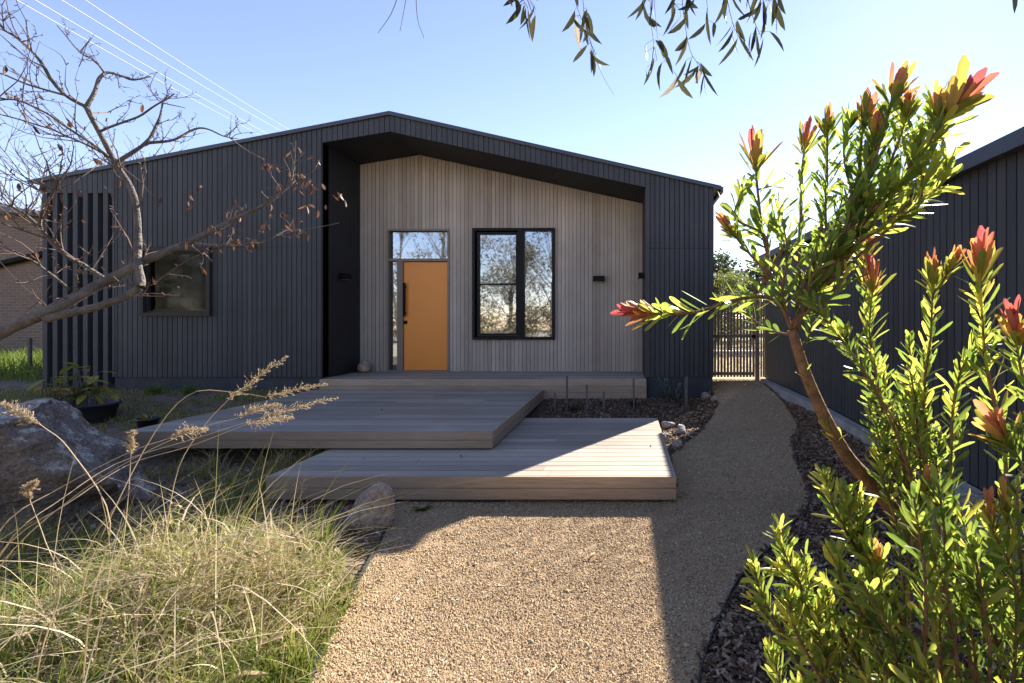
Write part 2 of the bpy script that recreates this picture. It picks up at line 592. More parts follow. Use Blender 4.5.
def x_left(y):
    a = np.interp(y, [0.0] + [p[1] for p in LEFT_EDGE], [-1.45] + [p[0] for p in LEFT_EDGE])
    b = np.interp(y, [p[1] for p in FAR_EDGE] + [7.9, 8.0], [p[0] for p in FAR_EDGE] + [1.44, 1.40])
    t = smooth((y - 4.02) / 0.25)
    return a * (1 - t) + b * t


def x_right(y):
    return np.interp(y, [0.0] + [p[1] for p in RIGHT_EDGE] + [8.6], [0.42] + [p[0] for p in RIGHT_EDGE] + [2.42])


def gz(x, y):
    x = np.asarray(x, float)
    y = np.asarray(y, float)
    z = base_z(x, y)
    xr = x_right(y)
    t = smooth((x - xr) / np.maximum(2.38 - xr, 0.1)) * (y < 9)
    z = z + t * np.maximum(kerb_top(y) - 0.10 - z, 0)
    return z


def gzf(x, y):
    return float(gz(x, y))


def sheet(name, xs, ys, mat, lift, jitter=0.0):
    """xs: (ny,nx) array, ys: (ny,) rows"""
    ny, nx = xs.shape
    yy = np.repeat(np.asarray(ys)[:, None], nx, 1)
    zz = gz(xs, yy) + lift
    if jitter:
        zz = zz + rng.normal(0, jitter, zz.shape)
    v = np.stack([xs, yy, zz], -1).reshape(-1, 3)
    i = np.arange(ny * nx).reshape(ny, nx)
    f = np.stack([i[:-1, :-1], i[:-1, 1:], i[1:, 1:], i[1:, :-1]], -1).reshape(-1, 4)
    return np_mesh(name, v, f, mat, smooth_=True)


# base ground to the horizon: one sheet, finer near the camera
gx = np.concatenate([np.linspace(-600, -30, 12)[:-1], np.linspace(-30, -5, 26)[:-1], np.linspace(-5, 4, 121), np.linspace(4, 30, 27)[1:], np.linspace(30, 600, 12)[1:]])
gy = np.concatenate([np.linspace(-60, -2, 15)[:-1], np.linspace(-2, 10, 150), np.linspace(10, 40, 31)[1:], np.linspace(40, 900, 14)[1:]])
gnd = sheet("ground", np.repeat(gx[None, :], len(gy), 0), gy, M['soil'], -0.012)
tag(gnd, kind="structure")
# added unseen pale sheet behind the viewer, bouncing warm sunlight onto the house
ys = np.linspace(-40, -2.5, 30)
tag(sheet("bounce_ground", np.repeat(np.linspace(-60, 40, 40)[None, :], 30, 0), ys, M['bounce'], 0.006), kind="structure")
# dry paddock beyond the gate, laid 4 mm over the soil
ys = np.linspace(8.75, 60, 40)
pad = sheet("field", np.repeat(np.linspace(1.45, 40, 30)[None, :], 40, 0), ys, M['dry'], 0.006)
tag(pad, kind="structure")

# gravel path
ys = np.concatenate([np.linspace(0.3, 8.75, 140)])
t = np.linspace(0, 1, 40)
xs = x_left(ys)[:, None] * (1 - t) + x_right(ys)[:, None] * t
path = sheet("gravel_path", xs, ys, M['gravel_bed'], 0.0, 0.002)
tag(path, kind="structure")
# mulch beds
ys2 = np.linspace(0.3, 8.5, 110)
xs2 = (x_right(ys2)[:, None] + 0.002) * (1 - t) + 2.40 * t
tag(sheet("mulch_ground", xs2, ys2, M['mulch_bed'], -0.004, 0.004), kind="structure")
ys3 = np.linspace(5.4, 7.86, 50)
xs3 = -1.6 * (1 - t) + (x_left(ys3)[:, None] - 0.002) * t
tag(sheet("garden_bed", xs3, ys3, M['mulch_bed'], -0.004, 0.004), kind="structure")

# gravel stones
def scatter(template_v, template_f, pos, scale, mat, name, rnd, flat=1.0, tilt=1.0):
    n = len(pos)
    k = len(template_v)
    v = np.repeat(template_v[None], n, 0) * scale[:, None, :]
    v = v + rng.normal(0, 0.12, v.shape) * scale.mean(1)[:, None, None] * flat
    a = rng.uniform(0, 2 * np.pi, n)
    b = rng.normal(0, 0.35, n) * tilt
    ca, sa, cb, sb = np.cos(a)[:, None], np.sin(a)[:, None], np.cos(b)[:, None], np.sin(b)[:, None]
    x, y, z = v[..., 0], v[..., 1], v[..., 2]
    x, z = x * cb - z * sb, x * sb + z * cb
    x, y = x * ca - y * sa, x * sa + y * ca
    v = np.stack([x, y, z], -1) + pos[:, None, :]
    f = template_f[None] + (np.arange(n) * k)[:, None, None]
    return np_mesh(name, v.reshape(-1, 3), f.reshape(-1, template_f.shape[1]), mat, np.repeat(rnd, k))


OCT_V = np.array([(1, 0, 0), (-1, 0, 0), (0, 1, 0), (0, -1, 0), (0, 0, 1), (0, 0, -1)], float)
OCT_F = np.array([(0, 2, 4), (2, 1, 4), (1, 3, 4), (3, 0, 4), (2, 0, 5), (1, 2, 5), (3, 1, 5), (0, 3, 5)])
n = 210000
yy = 1.7 * (8.6 / 1.7) ** (rng.uniform(0, 1, n) ** 1.25)
uu = rng.uniform(0, 1, n)
xx = x_left(yy) * (1 - uu) + x_right(yy) * uu
keep = ~((xx < 0.40) & (yy > 4.05) & (yy < 6.3)) & ~((xx < -1.0) & (yy > 4.0))
xx, yy = xx[keep], yy[keep]
sz = rng.gamma(6, 0.0005, len(xx)) + 0.0018
big_ = rng.uniform(0, 1, len(xx)) < .005
sz = np.where(big_, sz * 2.0, sz)
sz = sz * (1 + 0.10 * np.maximum(yy - 3, 0))
scl = np.stack([sz * rng.uniform(0.8, 1.4, len(xx)), sz, sz * rng.uniform(0.5, 0.9, len(xx))], -1)
pos = np.stack([xx, yy, gz(xx, yy) + sz * 0.35], -1)
tag(scatter(OCT_V, OCT_F, pos, scl, M['gravel'], "gravel", np.clip(rng.normal(0.56, 0.18, len(xx)) + np.array([.12 * noise.noise(Vector((a * 1.1, b * 1.1, 0))) for a, b in zip(xx, yy)]), 0, 1)),
    "loose tan gravel stones covering the garden path", kind="stuff")

# wood chips
BOX_V = np.array([(-1, -1, -1), (1, -1, -1), (1, 1, -1), (-1, 1, -1), (-1, -1, 1), (1, -1, 1), (1, 1, 1), (-1, 1, 1)], float)
BOX_F = np.array([(0, 3, 2, 1), (4, 5, 6, 7), (0, 1, 5, 4), (1, 2, 6, 5), (2, 3, 7, 6), (3, 0, 4, 7)])
n1, n2 = 26000, 12000
y1 = 1.4 + (8.3 - 1.4) * rng.uniform(0, 1, n1) ** 1.7
u1 = rng.uniform(0, 1, n1) ** 1.25
x1 = x_right(y1) * (1 - u1) + 2.38 * u1 + rng.normal(0, 0.02, n1)
y2 = rng.uniform(5.5, 7.8, n2)
u2 = rng.uniform(0, 1, n2)
x2 = -1.2 * (1 - u2) + x_left(y2) * u2 + rng.normal(0, 0.02, n2)
kp = ~((x2 < 0.42) & (y2 < 6.42))
x2, y2 = x2[kp], y2[kp]
n3 = 6000
y3 = rng.uniform(2.45, 4.9, n3)
x3 = rng.uniform(-4.2, -1.2, n3)
kp = (x3 < x_left(np.minimum(y3, 3.95)) - .02) & ~((x3 > -3.0) & (y3 > 4.05)) & (rng.uniform(0, 1, n3) < .75)
x3, y3 = x3[kp], y3[kp]
xx = np.concatenate([x1, x2, x3]); yy = np.concatenate([y1, y2, y3])
L = rng.gamma(3, 0.0036, len(xx)) + 0.005
scl = np.stack([L, L * rng.uniform(0.18, 0.5, len(xx)), np.full(len(xx), 0.002)], -1)
pos = np.stack([xx, yy, gz(xx, yy) + rng.uniform(0, 0.018, len(xx))], -1)
tag(scatter(BOX_V, BOX_F, pos, scl, M['mulch'], "mulch", rng.uniform(0, 1, len(xx)) ** 1.3, 0.25, 1.2),
    "brown wood chip mulch in the garden beds", kind="stuff")

# ------------------------------------------------------------------ house
S_ = 7.875 / F          # metres per pixel on the front plane
YF, YB = 7.875, 9.0
ux = lambda u, Y: (u - VPX) / F * Y
vz = lambda v, Y: H - (v - VPY) / F * Y
XL, XR = ux(42, YF), ux(714, YF)
XPL, XPR = ux(322, YF), ux(645.5, YF)
XRIDGE, ZRIDGE = ux(390, YF), vz(112, YF)
ZLE, ZRE = vz(181, YF), vz(186.5, YF)
XLE, XRE = ux(30, YF), ux(721, YF)


def roof_z(x):
    return np.interp(x, [XLE, XRIDGE, XRE], [ZLE, ZRIDGE, ZRE])


def soffit_z(x):
    return roof_z(x) - np.interp(x, [XPL, XRIDGE, XPR], [0.285, 0.315, 0.285])


HOUSE_LOC = (-4.0, YF, 0.38)
house = thing("house", HOUSE_LOC, "dark ribbed metal clad house with low gable, timber porch wall and orange front door", "house")


def strips(mb, x0, x1, zb, ztop, y, pitch, gap, depth, holes=(), joints=(), breaks=()):
    """vertical boards on a front-facing wall, cut round openings; board faces at y"""
    n = max(1, round((x1 - x0) / pitch))
    w = (x1 - x0) / n
    for i in range(n):
        a0, b0 = x0 + i * w, x0 + (i + 1) * w - gap
        cuts = sorted({a0, b0} | {h[k] for h in holes for k in (0, 1) if a0 < h[k] < b0} | {c for c in breaks if a0 < c < b0})
        r = random.random()
        for a, b in zip(cuts[:-1], cuts[1:]):
            if b - a < 0.003:
                continue
            m = (a + b) / 2
            segs = [(zb, None)]
            for h in holes:
                if h[0] < m < h[1]:
                    new = []
                    for s0, s1 in segs:
                        if h[2] > s0: new.append((s0, h[2]))
                        new.append((h[3], s1))
                    segs = new
            for j in joints:
                new = []
                for s0, s1 in segs:
                    if s0 < j - 0.02 and (s1 is None or j < s1 - 0.02):
                        new += [(s0, j - 0.003), (j + 0.003, s1)]
                    else:
                        new.append((s0, s1))
                segs = new
            for s0, s1 in segs:
                ta = float(ztop(a)) if s1 is None else s1
                tb = float(ztop(b)) if s1 is None else s1
                if min(ta, tb) - s0 < 0.004:
                    continue
                mb.hexa([(a, y, s0), (b, y, s0), (b, y + depth, s0), (a, y + depth, s0),
                         (a, y, ta), (b, y, tb), (b, y + depth, tb), (a, y + depth, ta)], r)


ZCB = vz(377, YF)          # bottom of the cladding
JOINT = vz(247, YF)
# openings on the left wall
LW = (ux(146, YF), ux(210, YF), vz(313.5, YF), vz(250, YF))
wall = MB()
XS = ux(113, YF)
top_in = lambda x: roof_z(x) - 0.035
strips(wall, XS, XPL, ZCB, top_in, YF, 0.081, 0.011, 0.02, [LW], [JOINT])
wall.build("wall", M['clad'], house)
bk = MB()
strips(bk, XS, XPL, ZCB, top_in, YF + 0.023, 9, 0, 0.15, [LW])
bk.build("wall_backing", M['clad_back'], house)
# right pier
pier = MB()
strips(pier, XPR, XR, ZCB, top_in, YF, 0.081, 0.011, 0.02, [], [JOINT - 0.02])
pier.build("wall", M['clad'], house)
bk = MB()
bk.hexa([(XPR, YF + .023, ZCB), (XR, YF + .023, ZCB), (XR, YB + .3, ZCB), (XPR + .03, YB + .3, ZCB),
         (XPR, YF + .023, roof_z(XPR) - .05), (XR, YF + .023, roof_z(XR) - .05), (XR, YB + .3, roof_z(XR) - .05), (XPR + .03, YB + .3, roof_z(XPR) - .05)])
bk.build("wall_backing", M['clad_back'], house)
# band of cladding over the porch
band = MB()
xs_ = [XPL, XRIDGE, XPR]
for a, b in ((XPL, XRIDGE), (XRIDGE, XPR)):
    nb = round((b - a) / 0.085)
    for i in range(nb):
        x0, x1 = a + (b - a) * i / nb, a + (b - a) * (i + 1) / nb - 0.009
        r = random.random()
        band.hexa([(x0, YF, soffit_z(x0)), (x1, YF, soffit_z(x1)), (x1, YF + .02, soffit_z(x1)), (x0, YF + .02, soffit_z(x0)),
                   (x0, YF, top_in(x0)), (x1, YF, top_in(x1)), (x1, YF + .02, top_in(x1)), (x0, YF + .02, top_in(x0))], r)
band.build("fascia", M['clad'], house)
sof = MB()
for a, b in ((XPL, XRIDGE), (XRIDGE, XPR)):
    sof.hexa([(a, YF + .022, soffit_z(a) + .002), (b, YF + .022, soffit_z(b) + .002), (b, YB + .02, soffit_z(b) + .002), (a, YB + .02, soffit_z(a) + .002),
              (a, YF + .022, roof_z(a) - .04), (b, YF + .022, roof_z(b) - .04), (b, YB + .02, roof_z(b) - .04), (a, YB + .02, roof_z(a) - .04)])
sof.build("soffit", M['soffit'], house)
# porch side returns
ZL = H - 0.935             # landing level
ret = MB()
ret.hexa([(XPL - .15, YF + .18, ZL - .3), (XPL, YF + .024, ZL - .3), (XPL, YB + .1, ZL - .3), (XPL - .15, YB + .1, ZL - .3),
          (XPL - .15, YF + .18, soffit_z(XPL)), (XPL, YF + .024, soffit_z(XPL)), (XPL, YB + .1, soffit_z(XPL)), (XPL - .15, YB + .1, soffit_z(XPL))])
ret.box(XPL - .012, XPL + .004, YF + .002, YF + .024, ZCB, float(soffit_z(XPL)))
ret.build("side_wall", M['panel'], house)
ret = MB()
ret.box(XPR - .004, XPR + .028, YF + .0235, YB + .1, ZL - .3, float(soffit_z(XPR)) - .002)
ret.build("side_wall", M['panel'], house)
# corner trim
for x in (XS + .012, XPL - .03):
    tr = MB()
    tr.box(x - .018, x + .018, YF - .006, YF + .0, ZCB, float(top_in(x)) - .02)
    tr.build("corner_trim", M['clad'], house)

# timber wall with door and window openings
B_ = YB
DO = (ux(387, B_), ux(449.6, B_), ZL, vz(229, B_))
WO = (ux(474, B_), ux(554, B_), vz(338.7, B_), vz(229.2, B_))
tw = MB()
strips(tw, XPL + .002, XPR - .006, ZL - .02, lambda x: soffit_z(x) + .01, YB, 0.0715, 0.006, 0.02, [DO, WO])
tw.build("timber_wall", M['timber'], house)
bk = MB()
strips(bk, XPL - .1, XPR + .028, ZL - .3, lambda x: roof_z(x) - .06, YB + .0225, 9, 0, 0.12, [DO, WO])
bk.build("wall_backing", M['clad_back'], house)

# plinth
pl = MB()
pl.box(XS, XPL - .02, YF + .03, YF + .16, 0.1, ZCB - .004)
pl.build("plinth", M['plinth'], house)
pl = MB()
pl.box(XPR + .03, XR - .02, YF + .02, YF + 1.2, 0.1, ZCB - .004)
pl.build("plinth", M['plinth'], house)
# side and rear walls, floor inside
YR = 15.5
sw = MB()
sw.hexa([(XR - .08, YB + .302, 0.3), (XR, YB + .302, 0.3), (XR, YR, 0.3), (XR - .08, YR, 0.3),
         (XR - .08, YB + .302, roof_z(XR - .08) - .05), (XR, YB + .302, roof_z(XR) - .05), (XR, YR, roof_z(XR) - .05), (XR - .08, YR, roof_z(XR - .08) - .05)])
sw.hexa([(XL + .3, YF + 1.4, 0.3), (XL + .4, YF + 1.4, 0.3), (XL + .4, YR, 0.3), (XL + .3, YR, 0.3),
         (XL + .3, YF + 1.4, roof_z(XL + .3) - .05), (XL + .4, YF + 1.4, roof_z(XL + .4) - .05), (XL + .4, YR, roof_z(XL + .4) - .05), (XL + .3, YR, roof_z(XL + .3) - .05)])
for a, b in ((XL + .4, XRIDGE), (XRIDGE, XR - .08)):
    sw.hexa([(a, YR - .1, .3), (b, YR - .1, .3), (b, YR, .3), (a, YR, .3),
             (a, YR - .1, roof_z(a) - .05), (b, YR - .1, roof_z(b) - .05), (b, YR, roof_z(b) - .05), (a, YR, roof_z(a) - .05)])
sw.build("outer_wall", M['panel'], house)
fl = MB()
fl.box(XL + .4, XR - .08, YB + .15, YR - .11, ZL - .1, ZL - .01)
fl.box(XL + .5, XR - .1, YB + 3.6, YB + 3.7, ZL, 3.4)
fl.build("interior", M['interior'], house)

# roof: two thin sheets with a turned-down front edge
rf = MB()
for a, b in ((XLE, XRIDGE), (XRIDGE, XRE)):
    rf.hexa([(a, YF - .03, roof_z(a) - .03), (b, YF - .03, roof_z(b) - .03), (b, YR + .1, roof_z(b) - .03), (a, YR + .1, roof_z(a) - .03),
             (a, YF - .03, roof_z(a)), (b, YF - .03, roof_z(b)), (b, YR + .1, roof_z(b)), (a, YR + .1, roof_z(a))])
roof = rf.build("roof", M['roof'], house)
fl = MB()
for a, b in ((XLE, XRIDGE), (XRIDGE, XRE)):
    fl.hexa([(a, YF - .034, roof_z(a) - .055), (b, YF - .034, roof_z(b) - .055), (b, YF - .031, roof_z(b) - .055), (a, YF - .031, roof_z(a) - .055),
             (a, YF - .034, roof_z(a) + .006), (b, YF - .034, roof_z(b) + .006), (b, YF - .031, roof_z(b) + .006), (a, YF - .031, roof_z(a) + .006)])
fl.build("flashing", M['roof'], roof)
gu = MB()
gu.box(XRE - .01, XRE + .035, YF - .02, YR, ZRE - .10, ZRE - .008)
gu.build("gutter", M['roof'], roof)

# slat screen at the left end, with its header and dark recess behind
sc = MB()
for i in range(7):
    u0 = 42.5 + i * 10.1
    x0 = ux(u0, YF)
    r = random.random()
    sc.hexa([(x0, YF, ZCB - .18), (x0 + .075, YF, ZCB - .18), (x0 + .075, YF + .14, ZCB - .18), (x0, YF + .14, ZCB - .18),
             (x0, YF, vz(193, YF)), (x0 + .075, YF, vz(192.5, YF)), (x0 + .075, YF + .14, vz(192.5, YF)), (x0, YF + .14, vz(193, YF))], r)
sc.build("slat_screen", M['clad'], house)
hd = MB()
nb = 14
for i in range(nb):
    a = XL + (XS - XL) * i / nb
    b = XL + (XS - XL) * (i + 1) / nb - .009
    hd.hexa([(a, YF - .003, vz(193, YF) + .0), (b, YF - .003, vz(193, YF)), (b, YF + .16, vz(193, YF)), (a, YF + .16, vz(193, YF)),
             (a, YF - .003, top_in(a)), (b, YF - .003, top_in(b)), (b, YF + .16, top_in(b)), (a, YF + .16, top_in(a))], random.random())
hd.build("screen_header", M['clad'], house)
rc = MB()
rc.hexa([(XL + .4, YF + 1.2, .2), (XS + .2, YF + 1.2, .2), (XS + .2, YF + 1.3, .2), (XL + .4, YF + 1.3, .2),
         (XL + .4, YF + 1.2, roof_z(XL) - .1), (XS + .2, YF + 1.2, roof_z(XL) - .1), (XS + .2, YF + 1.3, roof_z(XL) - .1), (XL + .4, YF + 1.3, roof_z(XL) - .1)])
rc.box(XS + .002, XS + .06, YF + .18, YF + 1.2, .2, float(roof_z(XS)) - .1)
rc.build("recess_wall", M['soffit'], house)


# ring of four bars
def ring(mb, x0, x1, z0, z1, y0, y1, w, wb=None, rnd=0.5):
    wb = wb or w
    mb.box(x0, x0 + w, y0, y1, z0, z1, rnd)
    mb.box(x1 - w, x1, y0, y1, z0, z1, rnd)
    mb.box(x0 + w, x1 - w, y0, y1, z0, z0 + wb, rnd)
    mb.box(x0 + w, x1 - w, y0, y1, z1 - w, z1, rnd)


def pane(mb, x0, x1, z0, z1, y):
    mb.box(x0, x1, y, y + 0.006, z0, z1)


# left window: projecting bronze frame
fr = MB()
x0, x1, z0, z1 = ux(143, YF), ux(212.5, YF), vz(316, YF), vz(248, YF)
ring(fr, x0, x1, z0, z1, YF - .06, YF + .12, 0.055)
ring(fr, x0 + .055, x1 - .055, z0 + .055, z1 - .055, YF + .0, YF + .08, 0.03)
win = fr.build("window", M['frame_brown'], house)
pn = MB()
pane(pn, x0 + .085, x1 - .085, z0 + .085, z1 - .085, YF + .04)
pn.build("pane", M['glass_dark'], win)
sl_ = MB()
sl_.box(x0 + .1, x1 - .1, YF + .06, YF + .11, z0 + .088, z0 + .115)
sl_.build("blind_rail", M['white'], win)

# porch window: black frame, casement with a bar on the left, fixed pane on the right
fr = MB()
x0, x1, z0, z1 = ux(473, B_), ux(555, B_), vz(339.5, B_), vz(228.4, B_)
ring(fr, x0, x1, z0, z1, YB - .05, YB + .12, 0.05)
xm0, xm1 = ux(518.5, B_), ux(524.5, B_)
fr.box(xm0, xm1, YB - .045, YB + .1, z0 + .05, z1 - .05)
win = fr.build("window", M['frame_black'], house)
sash = MB()
sx0, sx1, sz0, sz1 = ux(477.5, B_), xm0 - .002, vz(335.5, B_), vz(232.5, B_)
ring(sash, sx0, sx1, sz0, sz1, YB - .03, YB + .05, 0.04)
sash.box(sx0 + .04, sx1 - .04, YB - .028, YB + .03, vz(285, B_), vz(283.5, B_))
sash.build("sash", M['frame_black'], win)
pn = MB()
pane(pn, sx0 + .04, sx1 - .04, sz0 + .04, sz1 - .04, YB + .01)
pn.build("pane", M['glass'], win)
pn = MB()
pane(pn, xm1, x1 - .05, z0 + .05, z1 - .05, YB + .012)
pn.build("pane", M['glass'], win)
cu = MB()
npl = 40
cx0, cx1 = ux(506, B_), ux(519, B_)
vs, fs = [], []
for i in range(npl + 1):
    x = cx0 + (cx1 - cx0) * i / npl
    y = YB + .22 + .03 * math.sin(i * 1.3)
    vs += [(x, y, z0 - .1), (x, y, z1 + .1), (x, y + .006, z0 - .1), (x, y + .006, z1 + .1)]
for i in range(npl):
    a = i * 4
    fs += [(a, a + 4, a + 5, a + 1), (a + 2, a + 3, a + 7, a + 6)]
cu.add(vs, fs)
cu.build("curtain", M['curtain'], win)
sl_ = MB()
sl_.box(x0, x1, YB + .15, YB + .2, z0 + .06, z0 + .10)
sl_.build("inner_sill", M['white'], win)

# door set
fr = MB()
x0, x1, z0, z1 = DO[0], DO[1], ZL, DO[3]
ring(fr, x0, x1, z0, z1, YB - .02, YB + .13, 0.035, 0.02)
fr.box(x0 + .035, x1 - .035, YB - .012, YB + .12, vz(261.3, B_), vz(258.6, B_))
fr.box(ux(397.3, B_), ux(403, B_), YB - .014, YB + .12, ZL + .02, vz(261.3, B_) - .001)
door = fr.build("door", M['door_frame'], house)
lf = MB()
lf.box(ux(403.2, B_), x1 - .037, YB + .03, YB + .075, ZL + .022, vz(262, B_))
leaf_ = lf.build("door_leaf", M['orange'], door)
hn = MB()
hx = ux(405.0, B_)
hn.box(hx - .02, hx + .02, YB - .05, YB - .02, vz(316.5, B_), vz(283, B_))
for v in (287, 313):
    hn.box(hx - .012, hx + .012, YB - .02, YB + .03, vz(v, B_) - .015, vz(v, B_) + .015)
hn.build("handle", M['black'], door)
lk = MB()
lz = vz(322.3, B_)
lk.box(hx - .03, hx + .03, YB + .018, YB + .0302, lz - .03, lz + .03)
lk.tube([(hx, YB + .018, lz), (hx, YB - .005, lz)], .018, 12)
lk.build("lock", M['black'], door)
pn = MB()
pane(pn, x0 + .035, x1 - .035, vz(258.6, B_), z1 - .035, YB + .07)
pn.build("transom_pane", M['glass'], door)
pn = MB()
pane(pn, x0 + .035, ux(397.3, B_), ZL + .02, vz(261.3, B_), YB + .07)
pn.build("sidelight_pane", M['glass'], door)


# wall lamps: small up-down boxes
def lamp(loc, rot, label):
    t = thing("wall_lamp", loc, label, "wall lamp", "small black box lamps on the porch walls")
    t.rotation_euler.z = rot
    a = MB()
    a.box(-.105, .105, -.10, -.012, -.05, .05)
    a.build("lamp_body", M['black'], t, loc=(0, 0, 0))
    a = MB()
    a.box(-.05, .05, -.012, 0, -.035, .035)
    a.build("back_plate", M['black'], t, loc=(0, 0, 0))
    a = MB()
    a.box(-.08, .08, -.085, -.03, -.053, -.0501)
    a.build("lens", M['white'], t, loc=(0, 0, 0))


lamp((ux(599, B_), YB - .001, vz(279, B_)), 0, "small black box lamp on the grey timber wall right of the window")
lamp((XPR - .005, YF + .52, vz(276, YF + .52)), math.radians(-90), "small black box lamp on the dark right-hand side wall of the porch")
lamp((XPL + .005, YF + .55, vz(276.5, YF + .55)), math.radians(90), "black box lamp on the dark porch side wall left of the door")

# ------------------------------------------------------------------ decks and landing
def deck(name, x0, x1, y0, y1, zt, hgt, label, cat, gz_gap=0.012, board=0.138, right_end=True):
    t = thing(name, ((x0 + x1) / 2, y0, zt - hgt), label, cat)
    b = MB()
    nb = round((y1 - y0 - .024) / board)
    w = (y1 - y0 - .024) / nb
    for i in range(nb):
        ya = y0 + .024 + i * w
        # boards broken at random joints
        cuts = [x0 + .022]
        while True:
            nx = cuts[-1] + random.uniform(1.8, 4.2)
            if nx > x1 - .6: break
            cuts.append(nx)
        cuts.append(x1 - .022)
        for a, c in zip(cuts[:-1], cuts[1:]):
            dz = random.uniform(-.0012, .0012)
            b.box(a, c - .002, ya + gz_gap / 2, ya + w - gz_gap / 2, zt - .024 + dz, zt + dz, random.random())
    b.build("boards", M['deck'], t)
    f = MB()
    rows = 2 if hgt < .25 else 3
    hh = hgt / rows
    for k in range(rows):
        za, zb_ = zt - (k + 1) * hh + .003, zt - k * hh - .001
        f.box(x0, x1, y0, y0 + .022, za, zb_, random.random())
        f.box(x1 - .0215, x1 - .0005, y0 + .0225, y1, za, zb_, random.random())
        f.box(x0 + .0005, x0 + .0215, y0 + .0225, y1, za, zb_, random.random())
    f.build("edge_board", M['fascia_wood'], t)
    u = MB()
    u.box(x0 + .06, x1 - .06, y0 + .05, y1 - .05, zt - hgt + .02, zt - .03)
    u.build("subframe", M['under'], t)
    return t


deck("porch_landing", XPL + .006, XPR + .012, 7.8, YB - .004, ZL, 0.335, "raised timber porch landing with board risers in front of the orange door", "porch")
ZU = H - 1.10
deck("timber_deck", -5.0, -1.325, 4.81, 7.78, ZU, 0.165, "wide upper grey timber deck platform one step below the porch", "deck")
ZD = H - 1.28
deck("timber_deck", -2.96, 0.413, 3.985, 6.40, ZD, 0.19, "lower grey timber deck platform beside the gravel with its corner in sunlight", "deck")
for x in (-4.6, -3.4):
    ft = MB()
    ft.box(x - .05, x + .05, 5.15, 5.25, -.02, ZU - .16)
    ft.build("deck_post", M['under'], bpy.data.objects["timber_deck"])

# ------------------------------------------------------------------ shed on the right
XW = 2.46
XE, ZE = 2.385, H + 1.163
shed = thing("shed", (XW, 4, 0.3), "long dark ribbed metal shed wall along the right of the path", "shed")
Y0, Y1 = -2.5, 8.62
w = MB()
nb = round((Y1 - Y0) / 0.083)
for i in range(nb):
    a = Y0 + (Y1 - Y0) * i / nb
    b = a + (Y1 - Y0) / nb - .011
    w.hexa([(XW, a, kerb_top(a) + .01), (XW + .02, a, kerb_top(a) + .01), (XW + .02, b, kerb_top(b) + .01), (XW, b, kerb_top(b) + .01),
            (XW, a, ZE - .06), (XW + .02, a, ZE - .06), (XW + .02, b, ZE - .06), (XW, b, ZE - .06)], random.random())
w.build("wall", M['clad'], shed)
w = MB()
w.box(XW + .022, XW + .12, Y0, Y1, .25, ZE - .05)
w.box(XW + .12, XW + 5, Y1 - .1, Y1, .25, ZE - .05)
w.box(XW + 4.9, XW + 5, Y0, Y1 - .1, .25, ZE + .6)
w.box(XW + .12, XW + 5, Y0, Y0 + .1, .25, ZE - .05)
w.build("wall_backing", M['clad_back'], shed)
r = MB()
pitch = 0.14
r.hexa([(XE, Y0 - .1, ZE - .03), (XE + 5.2, Y0 - .1, ZE - .03 + 5.2 * pitch), (XE + 5.2, Y1 + .12, ZE - .03 + 5.2 * pitch), (XE, Y1 + .12, ZE - .03),
        (XE, Y0 - .1, ZE), (XE + 5.2, Y0 - .1, ZE + 5.2 * pitch), (XE + 5.2, Y1 + .12, ZE + 5.2 * pitch), (XE, Y1 + .12, ZE)])
rs = r.build("roof", M['roof'], shed)
r = MB()
r.box(XE - .012, XE + .05, Y0 - .1, Y1 + .12, ZE - .105, ZE - .001)
r.build("gutter", M['roof'], rs)

# concrete kerb under the shed wall: a run of blocks
ke = MB()
yk = [Y0, -.5, 1.5, 3.0, 4.6, 6.1, 7.4, 8.5]
for a, b in zip(yk[:-1], yk[1:]):
    za, zb_ = float(kerb_top(a)), float(kerb_top(b))
    j = random.uniform(-.01, .01)
    ke.hexa([(2.34 + j, a + .004, za - .34), (XW - .004, a + .004, za - .34), (XW - .004, b - .004, zb_ - .34), (2.34 + j, b - .004, zb_ - .34),
             (2.35 + j, a + .004, za), (XW - .004, a + .004, za), (XW - .004, b - .004, zb_), (2.35 + j, b - .004, zb_)])
k_ = ke.build("kerb", M['concrete'])
tag(k_, "weathered concrete kerb along the foot of the dark shed wall", kind="structure")

# ------------------------------------------------------------------ gate
YG = 8.56
gt = thing("garden_gate", (2.0, YG, .47), "dark slatted timber side gate between the house and the shed", "gate")
zb_, zt_ = vz(377, YG), vz(297, YG)
g = MB()
nsl = 15
xa, xb = XR + .03, ux(753.5, YG)
for i in range(nsl):
    x = xa + (xb - xa) * i / (nsl - 1)
    g.box(x - .018, x + .018, YG - .012, YG + .012, zb_ + random.uniform(-.004, .004), zt_ + random.uniform(-.004, .004))
g.build("slats", M['gate'], gt)
for z in (zb_ + .06, vz(336, YG), zt_ - .08):
    g = MB()
    g.box(xa - .015, xb + .015, YG + .0125, YG + .05, z - .03, z + .03)
    g.build("rail", M['gate'], gt)
po = MB()
po.box(ux(755.5, YG), ux(759, YG), YG - .04, YG + .04, .4, zt_ + .03)
po.build("post", M['gate'], gt)
po = MB()
po.box(ux(767, YG), XW + .02, YG - .04, YG + .04, .4, zt_ + .03)
po.build("post", M['gate'], gt)
g = MB()
for u in (761.2, 763.6, 766):
    x = ux(u, YG)
    g.box(x - .013, x + .013, YG - .012, YG + .012, zb_, zt_)
g.build("side_slats", M['gate'], gt)
la = MB()
la.box(xb - .03, xb + .03, YG - .03, YG - .013, 1.2, 1.26)
la.build("latch", M['black'], gt)

